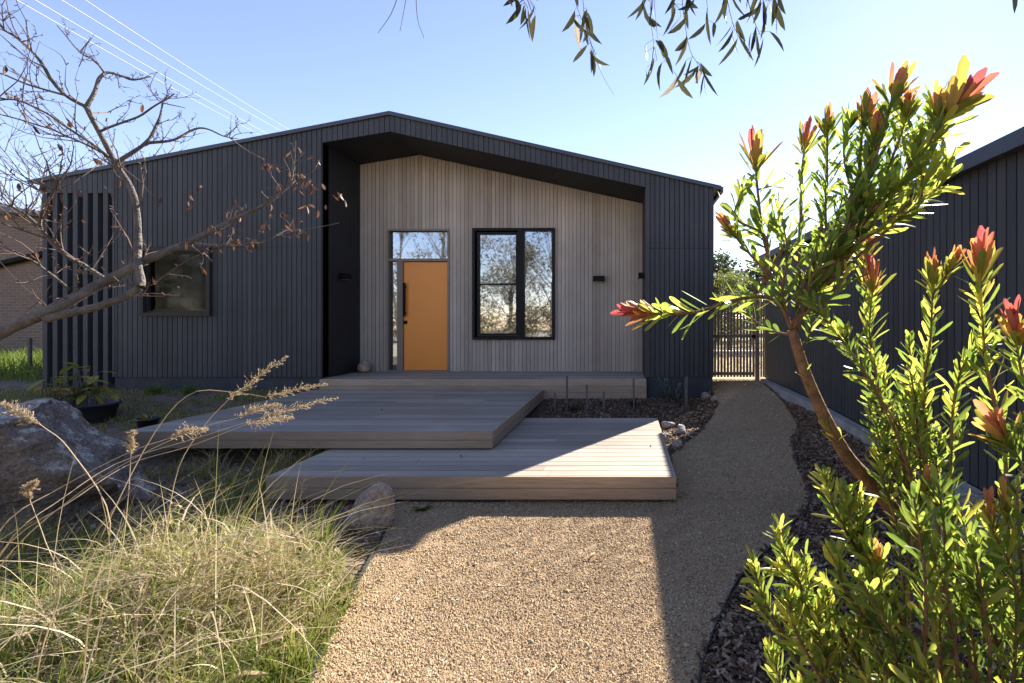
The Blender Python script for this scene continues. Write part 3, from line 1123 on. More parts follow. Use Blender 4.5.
# ------------------------------------------------------------------ stones
def stone(name, c, size, mat, label, cat, seed, group=None, sub=4, rough=0.22, shape=None, chips=9, dmin=.62):
    import bmesh
    bm = bmesh.new()
    bmesh.ops.create_icosphere(bm, subdivisions=sub, radius=1)
    off = Vector((seed * 3.7, seed * 1.3, seed * 2.1))
    for v in bm.verts:
        p = v.co.copy()
        # planar chips
        q = p.copy()
        rr = random.Random(seed)
        for _ in range(chips):
            nrm = Vector((rr.gauss(0, 1), rr.gauss(0, 1), rr.gauss(0, .8))).normalized()
            d = rr.uniform(dmin, .92)
            e = q.dot(nrm) - d
            if e > 0: q -= nrm * e * .95
        k = 1 + rough * (noise.noise(p * 1.4 + off)) + rough * .4 * noise.noise(p * 3.5 + off) + rough * .16 * noise.noise(p * 9 + off) + rough * .1 * noise.noise(p * 22 + off)
        q *= k
        if shape: q = shape(q)
        v.co = Vector((q.x * size[0], q.y * size[1], q.z * size[2]))
    me = bpy.data.meshes.new(name)
    bm.to_mesh(me)
    bm.free()
    me.materials.append(mat)
    me.polygons.foreach_set("use_smooth", [True] * len(me.polygons))
    o = bpy.data.objects.new(name, me)
    o.location = c
    C.objects.link(o)
    return tag(o, label, cat, group)


stone("boulder", (-4.88, 3.75, .27), (1.20, .72, .80), M['rock'], "large dark lichen spotted boulder at the left behind the long grass", "boulder", 5, sub=6, rough=.22, chips=16, dmin=.55)
c = G0(368, 528)
stone("standing_stone", (c[0], c[1] + .03, .115), (.17, .13, .225), M['stone_tan'], "upright tan stone standing in front of the lower deck", "stone", 12, rough=.14, chips=4, dmin=.78,
      shape=lambda q: Vector((q.x * (1 - .25 * q.z) + .38 * q.z, q.y * (1 - .2 * q.z), q.z)))
stone("boulder", (1.9, 2.75, .2), (.32, .42, .32), M['rock'], "grey boulder half hidden behind the bushy shrub at the shed kerb", "boulder", 21, sub=4, rough=.25)
for (u, v, r, m, lab, sd) in [
    (668, 428, .07, 'stone_pale', "pale upright stone at the corner of the lower deck", 31),
    (681, 434, .075, 'stone_pale', "pale lying stone in the middle of the pile beside the lower deck", 32),
    (664, 440, .06, 'stone_pale', "small grey stone tucked against the edge of the lower deck", 33),
    (676, 449, .07, 'stone_tan', "brown stone nearest the gravel in the pile beside the lower deck", 34),
    (706, 399, .085, 'stone_tan', "brown stone at the foot of the house pier, left of the two", 35),
    (714, 401, .06, 'stone_tan', "small brown stone on the path edge by the house corner", 36)]:
    x, y = G0(u, v)
    stone("garden_stone", (x, y, gzf(x, y) + r * .5), (r * 1.15, r, r * .9), M[m], lab, "stone", sd, "stones edging the garden bed", sub=3, rough=.3)

# ------------------------------------------------------------------ garden stakes
for k, (u, vt, vb, lab) in enumerate([
    (555, 393, 414, "short pale garden stake, leftmost of the row behind the lower deck"),
    (567, 376, 409, "tall thin garden stake second from the left in the bed below the porch"),
    (587, 385, 414, "dark garden stake in the middle of the bed below the porch"),
    (604, 392, 414, "short pale garden stake right of the dark middle one"),
    (634, 379, 409, "tall garden stake standing near the right end of the porch landing"),
    (686, 377, 408, "square timber stake in the mulch in front of the dark house pier")]):
    x, y = G0(u, vb)
    z = gzf(x, y)
    hgt = (vb - vt) / F * y
    m = MB()
    w = .014 if u < 680 else .022
    tx, ty = random.uniform(-.01, .01), random.uniform(-.01, .01)
    m.hexa([(x - w, y - w, z - .1), (x + w, y - w, z - .1), (x + w, y + w, z - .1), (x - w, y + w, z - .1),
            (x - w + tx, y - w + ty, z + hgt), (x + w + tx, y - w + ty, z + hgt + .006), (x + w + tx, y + w + ty, z + hgt + .004), (x - w + tx, y + w + ty, z + hgt)])
    tag(m.build("garden_stake", M['stake'], loc=(x, y, z)), lab, "stake", "timber stakes in the garden bed")
x, y = ux(30, 9.5), 9.5
m = MB()
m.box(x - .022, x + .022, y - .022, y + .022, gzf(x, y) - .05, vz(338, 9.5))
tag(m.build("garden_stake", M['stake'], loc=(x, y, .4)), "dark thick post standing in the grass left of the slat screen", "post")

# ------------------------------------------------------------------ pots
vx, vy = ux(364.5, 8.8), 8.8
po = MB()
po.lathe((vx, vy, ZL), [(.06, .002), (.10, .03), (.118, .08), (.112, .13), (.075, .175), (.05, .19), (.055, .215), (.045, .215), (.04, .19), (.06, .17), (.0, .06)], 28)
tag(po.build("pot", M['ceramic'], loc=(vx, vy, ZL), smooth_=True), "small round brown ceramic pot on the porch beside the left side wall", "pot")
tx, ty = ux(70, 6.2), 6.2
tub = thing("planter_tub", (tx, ty, gzf(tx, ty)), "low wide black plastic tub of yellowing leaves by the slat screen", "planter")
po = MB()
prof = [(.46, .0), (.50, .06), (.54, .20), (.565, .21), (.565, .23), (.53, .23), (.50, .14), (0.01, .13)]
po.lathe((0, 0, 0), prof, 36)
po.v = [(p[0] * 1.0 + tx, p[1] * .6 + ty, p[2] + gzf(tx, ty)) for p in po.v]
po.build("tub", M['plastic'], tub, smooth_=True)
st, lv = MB(), MB()
for k in range(36):
    a = random.uniform(0, 6.28)
    rr = random.uniform(0, .36)
    b = Vector((tx + rr * math.cos(a), ty + .5 * rr * math.sin(a), gzf(tx, ty) + .14))
    hh = random.uniform(.18, .58)
    e = b + Vector((random.uniform(-.22, .3), random.uniform(-.12, .12), hh))
    mid = b.lerp(e, .5) + Vector((0, 0, .06))
    st.tube([b, mid, e], [.008, .006, .004], 5)
    for q in range(random.choice((1, 2, 2))):
        d = Vector((random.gauss(0, 1), random.gauss(0, .7), random.uniform(-.35, .25)))
        lv.leaf(e if q == 0 else mid, d, Vector((0, 0, 1)), random.uniform(.13, .26), random.uniform(.07, .11), -.25, .2, random.uniform(0, 1))
for (du, dh) in ((.18, .78), (.42, .6)):
    b = Vector((tx + du * .4, ty, gzf(tx, ty) + .14))
    st.tube([b, b + Vector((.05, 0, dh * .5)), b + Vector((-.08 + du * .3, 0, dh))], [.009, .007, .005], 5)
st.build("stem", M['stake'], tub)
lv.build("foliage", M['ivy'], tub)
px_, py_ = ux(148, 5.75), 5.75
pt = thing("flower_pot", (px_, py_, gzf(px_, py_)), "small black plastic plant pot on the grass between boulder and deck", "pot")
po = MB()
po.lathe((px_, py_, gzf(px_, py_)), [(.075, 0), (.10, .15), (.11, .15), (.11, .175), (.095, .175), (.09, .14), (.01, .13)], 24)
po.build("pot_body", M['plastic'], pt, smooth_=True)
lv = MB()
for k in range(14):
    a = random.uniform(0, 6.28)
    lv.leaf(Vector((px_, py_, gzf(px_, py_) + .13)), Vector((math.cos(a), math.sin(a), random.uniform(.4, 2.5))), Vector((0, 0, 1)), random.uniform(.07, .16), .02, -.3, .2, random.uniform(.3, 1))
lv.build("foliage", M['ivy'], pt)

# path edging strips
for edge, lab in ((LEFT_EDGE, "thin black edging strip between the gravel and the long grass"), (RIGHT_EDGE[:8], "thin black edging strip between the gravel and the shrub bed")):
    e = MB()
    pts = [Vector((p[0], p[1], 0)) for p in edge]
    pts = lerp_poly(pts, 60)
    for a, b in zip(pts[:-1], pts[1:]):
        t_ = (b - a).normalized()
        s_ = Vector((-t_.y, t_.x, 0)) * .004
        za, zb2 = gzf(a.x, a.y), gzf(b.x, b.y)
        ha, hb = .022 + .01 * noise.noise(a * 3), .022 + .01 * noise.noise(b * 3)
        e.hexa([(a - s_)[:2] + (za - .03,), (a + s_)[:2] + (za - .03,), (b + s_)[:2] + (zb2 - .03,), (b - s_)[:2] + (zb2 - .03,),
                (a - s_)[:2] + (za + ha,), (a + s_)[:2] + (za + ha,), (b + s_)[:2] + (zb2 + hb,), (b - s_)[:2] + (zb2 + hb,)] if False else
               [(*(a - s_).xy, za - .03), (*(a + s_).xy, za - .03), (*(b + s_).xy, zb2 - .03), (*(b - s_).xy, zb2 - .03),
                (*(a - s_).xy, za + ha), (*(a + s_).xy, za + ha), (*(b + s_).xy, zb2 + hb), (*(b - s_).xy, zb2 + hb)])
    tag(e.build("garden_edging", M['edging'], loc=(edge[0][0], edge[0][1], 0)), lab, "edging", "black path edging")

# ------------------------------------------------------------------ grass
def blades(pos, hgt, lean, width, rnd, curve=1.0, rows=4):
    """pos (n,3); lean (n,2): sideways reach at the tip as a share of the height"""
    n = len(pos)
    s = np.linspace(0, 1, rows)
    a = rng.uniform(0, 2 * np.pi, n)
    side = np.stack([np.cos(a), np.sin(a), np.zeros(n)], -1)
    v = np.zeros((n, rows, 2, 3))
    for i, t in enumerate(s):
        c = pos.copy()
        c[:, 0] += lean[:, 0] * hgt * t ** (1 + curve)
        c[:, 1] += lean[:, 1] * hgt * t ** (1 + curve)
        drop = np.clip((lean ** 2).sum(1), 0, 3) * 0.22
        c[:, 2] += hgt * (t - drop * t ** 3)
        w = width[:, None] * (1 - t ** 2 * .95) * .5
        v[:, i, 0] = c - side * w
        v[:, i, 1] = c + side * w
    idx = np.arange(n * rows * 2).reshape(n, rows, 2)
    f = np.stack([idx[:, :-1, 0], idx[:, :-1, 1], idx[:, 1:, 1], idx[:, 1:, 0]], -1).reshape(-1, 4)
    return v.reshape(-1, 3), f, np.repeat(rnd, rows * 2)


def grass_obj(name, parts, label):
    vs, fs, rs = [], [], []
    b = 0
    for v, f, r in parts:
        vs.append(v); fs.append(f + b); rs.append(r)
        b += len(v)
    return tag(np_mesh(name, np.concatenate(vs), np.concatenate(fs), M['grass'], np.concatenate(rs)), label, kind="stuff")


def in_left(x, y, m=0.0):
    return (x < x_left(np.minimum(y, 3.95)) - m) & ((y < 2.5) | (x < -1.5 - 1.35 * (y - 2.5)))


# long mixed grass in the left foreground: tussocks of stiff blades over a tangle of bent dry straw
def mound(x, y):
    return np.exp(-((x + 1.9) / .56) ** 2 - ((y - 2.25) / .55) ** 2)


parts = []
n_t = 120
ty_ = rng.uniform(1.2, 3.5, n_t * 4)
tx_ = rng.uniform(-4.2, -0.6, n_t * 4)
kp = in_left(tx_, ty_, .06) & ~((ty_ > 2.9) & (tx_ > -2.0)) & ~((tx_ < -3.3) & (ty_ > 3.1)) & (tx_ > -1.45 * ty_ - .6)
tx_, ty_ = tx_[kp][:n_t], ty_[kp][:n_t]
for x, y in zip(tx_, ty_):
    big = float(mound(x, y))
    green = random.random() < .74 - .3 * big
    k = int(18 + 22 * random.random())
    p = np.stack([x + rng.normal(0, .035, k), y + rng.normal(0, .035, k), np.zeros(k)], -1)
    p[:, 2] = gz(p[:, 0], p[:, 1]) - .01
    h_ = rng.uniform(.12, .30, k) + big * rng.uniform(0, .34, k)
    az = random.uniform(0, 6.28)
    ln = rng.normal(0, .5, (k, 2)) + .4 * np.array([math.cos(az), math.sin(az)])
    rn = np.clip(rng.normal(.30 if green else .72, .13, k), 0, 1)
    parts.append(blades(p, h_, ln, rng.uniform(.0035, .0085, k), rn, 1.2, 5))
# bent straw tangle, filling the mound's volume
k = 12500
x_ = rng.normal(-1.75, .72, k); y_ = rng.normal(2.2, .6, k)
kp = in_left(x_, y_, .02) & (y_ > .9) & (y_ < 3.3) & ~((y_ > 2.8) & (x_ > -1.7))
x_, y_ = x_[kp], y_[kp]
k = len(x_)
lump = np.array([noise.noise(Vector((a * 4.0, b * 4.0, 1.7))) for a, b in zip(x_, y_)])
kp = lump > -.12
x_, y_, lump = x_[kp], y_[kp], lump[kp]
k = len(x_)
top = np.clip(mound(x_, y_) * (.34 + .55 * lump), 0.015, 1)
z_ = gz(x_, y_) + top * rng.uniform(0, 1, k) ** .8
parts.append(blades(np.stack([x_, y_, z_], -1), rng.uniform(.03, .12, k), rng.normal(0, 1.7, (k, 2)), rng.uniform(.003, .0095, k), np.clip(rng.normal(.70, .28, k), 0, 1), .6))
# tall loose blades standing out of the mound, and long pale arching straws
k = 230
x_ = rng.normal(-1.95, .55, k); y_ = rng.normal(2.5, .45, k)
kp = in_left(x_, y_, .15) & (y_ > 1.6) & (y_ < 3.4)
p = np.stack([x_[kp], y_[kp], gz(x_[kp], y_[kp])], -1)
k = len(p)
parts.append(blades(p, rng.uniform(.35, .85, k), rng.normal(0, .35, (k, 2)) + np.array([.5, 0]), rng.uniform(.003, .006, k), np.clip(rng.normal(.58, .22, k), 0, 1), 1.0, 7))
k = 260
x_ = rng.normal(-1.9, .7, k); y_ = rng.normal(2.1, .5, k)
kp = in_left(x_, y_, .15) & (y_ > 1.3) & (y_ < 3.2)
p = np.stack([x_[kp], y_[kp], gz(x_[kp], y_[kp]) + .1], -1)
k = len(p)
parts.append(blades(p, rng.uniform(.2, .5, k), rng.normal(0, 1.1, (k, 2)), rng.uniform(.004, .009, k), np.clip(rng.normal(.9, .1, k), 0, 1), .8, 7))
# rough grass in the shade between the boulder and the decks
n_t = 70
for _ in range(n_t):
    x, y = random.uniform(-4.3, -2.95), random.uniform(3.2, 4.9)
    if x < -3.6 and y > 3.3 and y < 4.4: continue
    k = 26
    p = np.stack([x + rng.normal(0, .05, k), y + rng.normal(0, .05, k), np.zeros(k)], -1)
    p[:, 2] = gz(p[:, 0], p[:, 1])
    parts.append(blades(p, rng.uniform(.06, .3, k), rng.normal(0, .6, (k, 2)), rng.uniform(.004, .007, k), np.clip(rng.normal(random.choice((.3, .5, .75)), .12, k), 0, 1), 1, 5))
# broad fresh blades at the gravel side
for _ in range(20):
    y = random.uniform(1.3, 2.2)
    x = float(x_left(np.array([y]))[0]) - abs(random.gauss(0, .3)) - .04
    k = 22
    p = np.stack([x + rng.normal(0, .03, k), y + rng.normal(0, .03, k), np.zeros(k)], -1)
    p[:, 2] = gz(p[:, 0], p[:, 1])
    parts.append(blades(p, rng.uniform(.12, .36, k), rng.normal(0, .45, (k, 2)) + np.array([.2, .1]), rng.uniform(.004, .0075, k), np.clip(rng.normal(.38, .12, k), 0, 1), 1.1, 6))
# short green grass skirting the gravel and creeping in front
k = 2600
yy = rng.uniform(1.2, 3.0, k)
yy = np.where(yy > 2.6, yy - 1.2, yy)
xx = x_left(yy) - rng.gamma(1.5, .16, k) + .03
p = np.stack([xx, yy, gz(xx, yy)], -1)
parts.append(blades(p, rng.uniform(.03, .15, k), rng.normal(0, .7, (k, 2)), rng.uniform(.004, .008, k), np.clip(rng.normal(.34, .18, k), 0, 1)))
k = 2200
p = np.stack([rng.uniform(-3.6, -1.6, k), rng.uniform(1.2, 2.7, k), np.zeros(k)], -1)
p[:, 2] = gz(p[:, 0], p[:, 1])
parts.append(blades(p, rng.uniform(.06, .24, k), rng.normal(0, .7, (k, 2)), rng.uniform(.003, .006, k), np.clip(rng.normal(.32, .15, k), 0, 1)))
grass_obj("long_grass", parts, "long tangled green and straw coloured grass in the left foreground")

# curled dead leaves and bark lying about
lt = MB()
for k in range(150):
    if k < 90:
        x, y = random.gauss(-1.8, .7), random.gauss(2.3, .7)
    else:
        x, y = random.uniform(-2.9, -1.3), random.uniform(2.9, 3.95)
    if x > float(x_left(np.array([y]))[0]) - .03: continue
    z = gzf(x, y) + .01 + (random.uniform(0, .28) * float(mound(np.array([x]), np.array([y]))[()][0]) if k < 90 else 0)
    lt.leaf(Vector((x, y, z)), Vector((random.gauss(0, 1), random.gauss(0, 1), random.gauss(0, .25))), Vector((random.gauss(0, .5), random.gauss(0, .5), 1)), random.uniform(.04, .13), random.uniform(.012, .03), random.uniform(-.3, .3), .6, random.random())
for k in range(16):
    x, y, z = random.choice([(random.uniform(-5, -1.5), random.uniform(4.9, 7.6), ZU), (random.uniform(-2.6, .3), random.uniform(4.05, 4.75), ZD), (random.uniform(-1.2, .3), random.uniform(4.1, 6.2), ZD)])
    lt.leaf(Vector((x, y, z + .006)), Vector((random.gauss(0, 1), random.gauss(0, 1), .1)), Vector((0, 0, 1)), random.uniform(.04, .09), random.uniform(.012, .022), random.uniform(.05, .3), .5, random.random() * .5)
for k in range(60):
    y = random.uniform(1.9, 6.5)
    x = random.uniform(float(x_left(np.array([min(y, 3.9)]))[0]) if y < 3.9 else .5, float(x_right(np.array([y]))[0]))
    lt.leaf(Vector((x, y, gzf(x, y) + .012)), Vector((random.gauss(0, 1), random.gauss(0, 1), .05)), Vector((0, 0, 1)), random.uniform(.03, .10), random.uniform(.004, .014), random.uniform(.02, .25), .5, random.random())
for k in range(46):
    x, y = random.gauss(-1.95, .5), random.gauss(1.95, .4)
    if x > float(x_left(np.array([y]))[0]) - .1: continue
    z = gzf(x, y) + random.uniform(.05, .3) * float(mound(np.array([x]), np.array([y]))[0]) + .03
    lt.leaf(Vector((x, y, z)), Vector((random.gauss(.7, .6), random.gauss(0, .6), random.gauss(.1, .3))), Vector((random.gauss(0, .5), random.gauss(-.4, .5), 1)), random.uniform(.08, .24), random.uniform(.012, .03), random.uniform(-.2, .3), .7, random.uniform(.3, 1))
tag(lt.build("leaf_litter", M['seed']), "fallen curled straw coloured leaves on the grass, gravel and decks", kind="stuff")

# shaded lawn beside the house and sunlit bank further left
parts = []
k = 26000
xx = rng.uniform(-11, -4.2, k); yy = rng.uniform(4.0, 7.8, k)
kp = ~((xx > -5.22) & (yy > 4.7))
xx, yy = xx[kp], yy[kp]
cl = np.array([noise.noise(Vector((a * 1.3, b * 1.3, 3))) for a, b in zip(xx, yy)])
kp = cl > -.18
xx, yy, cl = xx[kp], yy[kp], cl[kp]
p = np.stack([xx, yy, gz(xx, yy)], -1)
k = len(p)
parts.append(blades(p, rng.uniform(.03, .09, k) * (1 + cl), rng.normal(0, .6, (k, 2)), rng.uniform(.004, .009, k), np.clip(rng.normal(.38, .2, k), 0, 1)))
k = 9000
xx = rng.uniform(-20, -9.8, k); yy = rng.uniform(8.4, 13.5, k)
p = np.stack([xx, yy, gz(xx, yy)], -1)
parts.append(blades(p, rng.uniform(.12, .42, k), rng.normal(0, .4, (k, 2)), rng.uniform(.012, .024, k), np.clip(rng.normal(.22, .1, k), 0, 1)))
grass_obj("lawn", parts, "patchy lawn and grassy bank beside the dark house wall")
# dry grass beyond the gate
k = 5000
xx = rng.uniform(1.6, 9, k); yy = rng.uniform(9.2, 22, k)
p = np.stack([xx, yy, gz(xx, yy)], -1)
grass_obj("dry_grass", [blades(p, rng.uniform(.05, .22, k), rng.normal(0, .6, (k, 2)), rng.uniform(.01, .02, k), np.clip(rng.normal(.78, .15, k), 0, 1))],
          "dry straw coloured grass seen through the slatted gate")


def tuft(x, y, k, h0, h1, w, r0, label, name="grass_tuft", cat="grass tuft", lean=.35, spread=.03, mat='grass'):
    p = np.stack([x + rng.normal(0, spread, k), y + rng.normal(0, spread, k), np.zeros(k)], -1)
    p[:, 2] = gz(p[:, 0], p[:, 1]) - .01
    v, f, r = blades(p, rng.uniform(h0, h1, k), rng.normal(0, lean, (k, 2)), rng.uniform(w * .7, w * 1.3, k), np.clip(rng.normal(r0, .12, k), 0, 1))
    o = np_mesh(name, v - np.array((x, y, gzf(x, y))), f, M[mat], r)
    o.location = (x, y, gzf(x, y))
    return tag(o, label, cat)


x, y = G0(318, 556)
tuft(x, y, 70, .16, .36, .007, .22, "upright bright green grass tuft left of the standing stone")
x, y = G0(335, 572)
tuft(x, y, 60, .08, .2, .006, .35, "low spreading grass tuft at the gravel edge below the standing stone", lean=.9)
x, y = G0(422, 510)
w_ = MB()
for k in range(13):
    a = random.uniform(0, 6.28)
    w_.leaf(Vector((x, y, gzf(x, y))), Vector((math.cos(a), math.sin(a), random.uniform(.2, .9))), Vector((0, 0, 1)), random.uniform(.06, .11), .03, -.2, .2, random.uniform(.1, .5))
tag(w_.build("weed", M['leaf'], loc=(x, y, gzf(x, y))), "small green weed growing in the gravel under the deck edge", "weed")

# tall seed-headed grass stalks, each its own plant
def seed_stalk(pts, head, label, up=1.0):
    """pts/head in photo pixels with depth"""
    p0 = P(*pts[0])
    rx, ry = p0.x + (-.30 if pts[0][0] < 20 else -.16), p0.y + .05
    line = lerp_poly([Vector((rx, ry, gzf(rx, ry) - .02)), p0.lerp(Vector((rx, ry, gzf(rx, ry))), .4) + Vector((-.02, 0, .03))] + [P(*q) for q in pts], 24)
    t = thing("grass_stalk", line[0], label, "grass stalk", "tall grass stalks with feathery seed heads")
    m = MB()
    m.tube(line, [.0021 - .0012 * i / 23 for i in range(24)], 5, .9)
    m.build("stem", M['seed'], t)
    hd_ = MB()
    hl = lerp_poly([P(*q) for q in head], 34)
    for i, c in enumerate(hl):
        tg = (hl[min(i + 1, 33)] - hl[max(i - 1, 0)]).normalized()
        f_ = i / 33
        spread = .8 * math.sin(math.pi * (.12 + .86 * f_)) ** .8 * min(1, (hl[-1] - hl[0]).length / .14 + .15)
        for q in range(4):
            d = (tg * random.uniform(.6, 1.4) + Vector((random.gauss(0, .5), random.gauss(0, .5), random.gauss(0, .5) + .15))).normalized()
            Lb = random.uniform(.02, .055) * spread
            e = c + d * Lb
            hd_.tube([c, e], [.0006, .0005], 3, .6, cap=False)
            for s in range(4):
                bp = c.lerp(e, random.uniform(.35, 1.0))
                hd_.leaf(bp, d + Vector((random.gauss(0, .4), random.gauss(0, .4), random.gauss(0, .4))), Vector((random.gauss(0, 1), random.gauss(0, 1), random.gauss(0, 1))),
                         random.uniform(.004, .009), .0024, .1, .2, random.random())
    hd_.build("seed_head", M['seed'], t)


seed_stalk([(160, 560, 1.9), (178, 470, 1.95), (205, 425, 2.0), (228, 400, 2.0)], [(228, 400, 2.0), (245, 388, 2.0), (262, 374, 2.0), (287, 357, 2.02)], "upright grass stalk with the highest and fluffiest seed head")
seed_stalk([(100, 540, 1.8), (150, 440, 1.9), (190, 394, 2.0), (232, 392, 2.1), (266, 397, 2.1)], [(266, 397, 2.1), (290, 391, 2.12), (326, 385, 2.15)], "grass stalk whose slender seed head reaches furthest over the deck")
seed_stalk([(10, 540, 1.5), (60, 500, 1.6), (120, 462, 1.75), (200, 437, 1.9), (268, 415, 2.0)], [(268, 415, 2.0), (290, 410, 2.0), (336, 398, 2.05)], "pale arching grass stalk with a drooping head in front of the deck")
seed_stalk([(5, 548, 1.45), (70, 502, 1.55), (130, 464, 1.7), (190, 446, 1.8), (247, 424, 1.9)], [(247, 424, 1.9), (266, 421, 1.9), (292, 418, 1.9)], "pale arching grass stalk with a short low seed head")
seed_stalk([(8, 556, 1.5), (75, 496, 1.6), (140, 455, 1.72), (200, 428, 1.85), (238, 418, 1.9)], [(238, 418, 1.9), (258, 409, 1.92), (280, 405, 1.92)], "pale arching grass stalk with a small head between two longer ones")
seed_stalk([(0, 530, 1.4), (60, 488, 1.5), (130, 452, 1.62), (170, 438, 1.7)], [(170, 438, 1.7), (186, 432, 1.72), (206, 430, 1.72)], "lowest pale arching grass stalk with a thin head above the mound")
seed_stalk([(110, 520, 1.5), (70, 450, 1.55), (45, 428, 1.6), (30, 418, 1.6)], [(40, 425, 1.6), (22, 414, 1.6), (2, 404, 1.6)], "grass stalk with a seed head bent towards the left edge of the photo")
seed_stalk([(120, 560, 1.7), (128, 500, 1.72), (131, 455, 1.75)], [(131, 455, 1.75), (132, 442, 1.75), (133, 432, 1.75)], "short straight grass stalk with a small upright head before the boulder")
seed_stalk([(60, 590, 1.4), (45, 540, 1.45), (30, 500, 1.5)], [(30, 500, 1.5), (28, 490, 1.5), (36, 482, 1.5)], "short stalk with a hooked seed head low in front of the boulder")

# ------------------------------------------------------------------ bare deciduous tree reaching in from the left
bare = thing("bare_tree", (-4.6, 2.7, .1), "bare tree with spreading limbs and a few dead brown leaves at the left", "tree")
bt = MB()
tw_ = MB()
dl = MB()


def limb(mb, pts, r0, r1, n=8, res=None):
    line = lerp_poly([P(*q) for q in pts], res or (len(pts) * 5))
    m = len(line) - 1
    line = [p + Vector((noise.noise(p * 9), noise.noise(p * 9 + Vector((5, 0, 0))), noise.noise(p * 9 + Vector((0, 7, 0))))) * .006 for p in line]
    rad = [r0 + (r1 - r0) * (i / m) for i in range(m + 1)]
    rad = [r * (1 + .12 * noise.noise(p * 14)) for r, p in zip(rad, line)]
    mb.tube(line, rad, n)
    return line


def twigs(line, n, L0, L1, r, depth=1, up=.35, leaves=0.0):
    m = len(line) - 1
    for _ in range(n):
        i = random.randint(int(m * .15), m)
        p = line[i]
        t = (line[min(i + 1, m)] - line[max(i - 1, 0)]).normalized()
        d = (t * .8 + Vector((random.gauss(0, .7), random.gauss(0, .5), random.gauss(up, .6)))).normalized()
        L = random.uniform(L0, L1)
        pts = [p]
        for s in range(5):
            d = (d + Vector((random.gauss(0, .2), random.gauss(0, .2), random.gauss(.06, .2)))).normalized()
            pts.append(pts[-1] + d * L / 5)
        tw_.tube(pts, [r * (1 - .15 * s) for s in range(6)], 4)
        # spur buds
        for q in pts[1:]:
            if random.random() < .6:
                e = q + Vector((random.gauss(0, 1), random.gauss(0, 1), random.gauss(0, 1))).normalized() * random.uniform(.008, .022)
                tw_.tube([q, e], [r * .8, r * .6], 4)
        if depth:
            twigs(pts, random.choice((1, 2, 2, 3)), L0 * .35, L1 * .5, r * .65, depth - 1, up, leaves)
        elif random.random() < leaves:
            hang(pts[-1])


def hang(p):
    for _ in range(random.choice((1, 1, 2))):
        d = Vector((random.gauss(0, .5), random.gauss(0, .5), -1))
        dl.leaf(p, d, Vector((random.gauss(0, 1), random.gauss(0, 1), .2)), random.uniform(.03, .055), random.uniform(.014, .028), random.uniform(-.7, .7), .8, random.random())


l1 = limb(bt, [(-110, 380, 2.4), (-40, 347, 2.5), (0, 332, 2.55), (55, 308, 2.6), (110, 279, 2.7), (145, 261, 2.75)], .040, .022, 10, 30)
bt.tube([(-4.6, 2.7, 0.0), (-4.45, 2.62, .5), (-4.1, 2.5, .95), l1[0]], [.09, .075, .055, .040], 10)
l2 = limb(bt, [(145, 261, 2.75), (199, 237, 2.85), (233, 220, 2.95), (272, 200, 3.0), (295, 180, 3.05)], .021, .006, 8, 26)
l3 = limb(bt, [(45, 319, 2.58), (100, 306, 2.62), (130, 294, 2.65), (140, 284, 2.66), (138, 262, 2.68), (138, 235, 2.7), (135, 197, 2.7), (115, 163, 2.68), (100, 133, 2.65), (87, 108, 2.62)], .023, .011, 8, 44)
l4 = limb(bt, [(87, 108, 2.62), (66, 95, 2.6), (50, 78, 2.55), (35, 55, 2.5), (17, 37, 2.45), (3, 28, 2.4), (-15, 5, 2.35)], .010, .004, 6)
l5 = limb(bt, [(87, 108, 2.62), (95, 90, 2.65), (105, 73, 2.7), (120, 75, 2.75), (133, 80, 2.8), (151, 76, 2.85)], .011, .003, 6)
l6 = limb(bt, [(105, 73, 2.7), (93, 60, 2.68), (80, 52, 2.65), (57, 25, 2.6)], .006, .002, 5)
limb(bt, [(80, 52, 2.65), (90, 38, 2.67)], .004, .002, 5)
l7 = limb(bt, [(115, 163, 2.68), (146, 143, 2.75), (158, 120, 2.8), (163, 103, 2.85)], .012, .004, 6)
l8 = limb(bt, [(146, 143, 2.75), (173, 140, 2.8), (199, 128, 2.9), (223, 136, 2.95), (238, 138, 3.0)], .009, .002, 6)
l9 = limb(bt, [(100, 131, 2.65), (133, 118, 2.6), (163, 101, 2.6), (175, 93, 2.6)], .007, .003, 5)
l10 = limb(bt, [(163, 103, 2.85), (186, 108, 2.9)], .004, .002, 5)
l11 = limb(bt, [(107, 281, 2.7), (85, 266, 2.68), (66, 255, 2.62), (40, 227, 2.55), (50, 200, 2.5), (60, 180, 2.48)], .013, .005, 7)
l12 = limb(bt, [(113, 160, 2.68), (90, 143, 2.6), (50, 116, 2.55), (17, 100, 2.5), (-10, 101, 2.45)], .008, .003, 6)
l13 = limb(bt, [(66, 95, 2.6), (33, 86, 2.55), (0, 73, 2.5), (-20, 68, 2.5)], .006, .003, 5)
l14 = limb(bt, [(108, 155, 2.68), (66, 136, 2.6), (30, 122, 2.6), (-10, 112, 2.55)], .006, .003, 5)
l15 = limb(bt, [(186, 243, 2.83), (246, 245, 2.9), (289, 233, 3.0), (339, 223, 3.1)], .006, .002, 5)
l16 = limb(bt, [(40, 227, 2.55), (20, 210, 2.5), (-15, 200, 2.45)], .008, .004, 6)
l17 = limb(bt, [(70, 290, 2.6), (35, 262, 2.5), (0, 245, 2.45), (-20, 240, 2.4)], .007, .004, 6)
l18 = limb(bt, [(270, 201, 3.0), (262, 190, 3.0), (290, 182, 3.0), (296, 141, 3.0)], .004, .002, 5)
bt.build("trunk", M['bark'], bare, smooth_=True)
twigs(l2, 14, .12, .34, .0034, 1, .2, .75)
twigs(l15, 8, .10, .25, .0028, 1, .1, .8)
twigs(l3, 12, .12, .4, .004, 1, .2, .15)
twigs(l4, 12, .10, .35, .003, 1)
twigs(l5, 5, .06, .16, .0026, 1)
twigs(l6, 5, .06, .16, .0024, 1)
twigs(l7, 4, .08, .2, .003, 1)
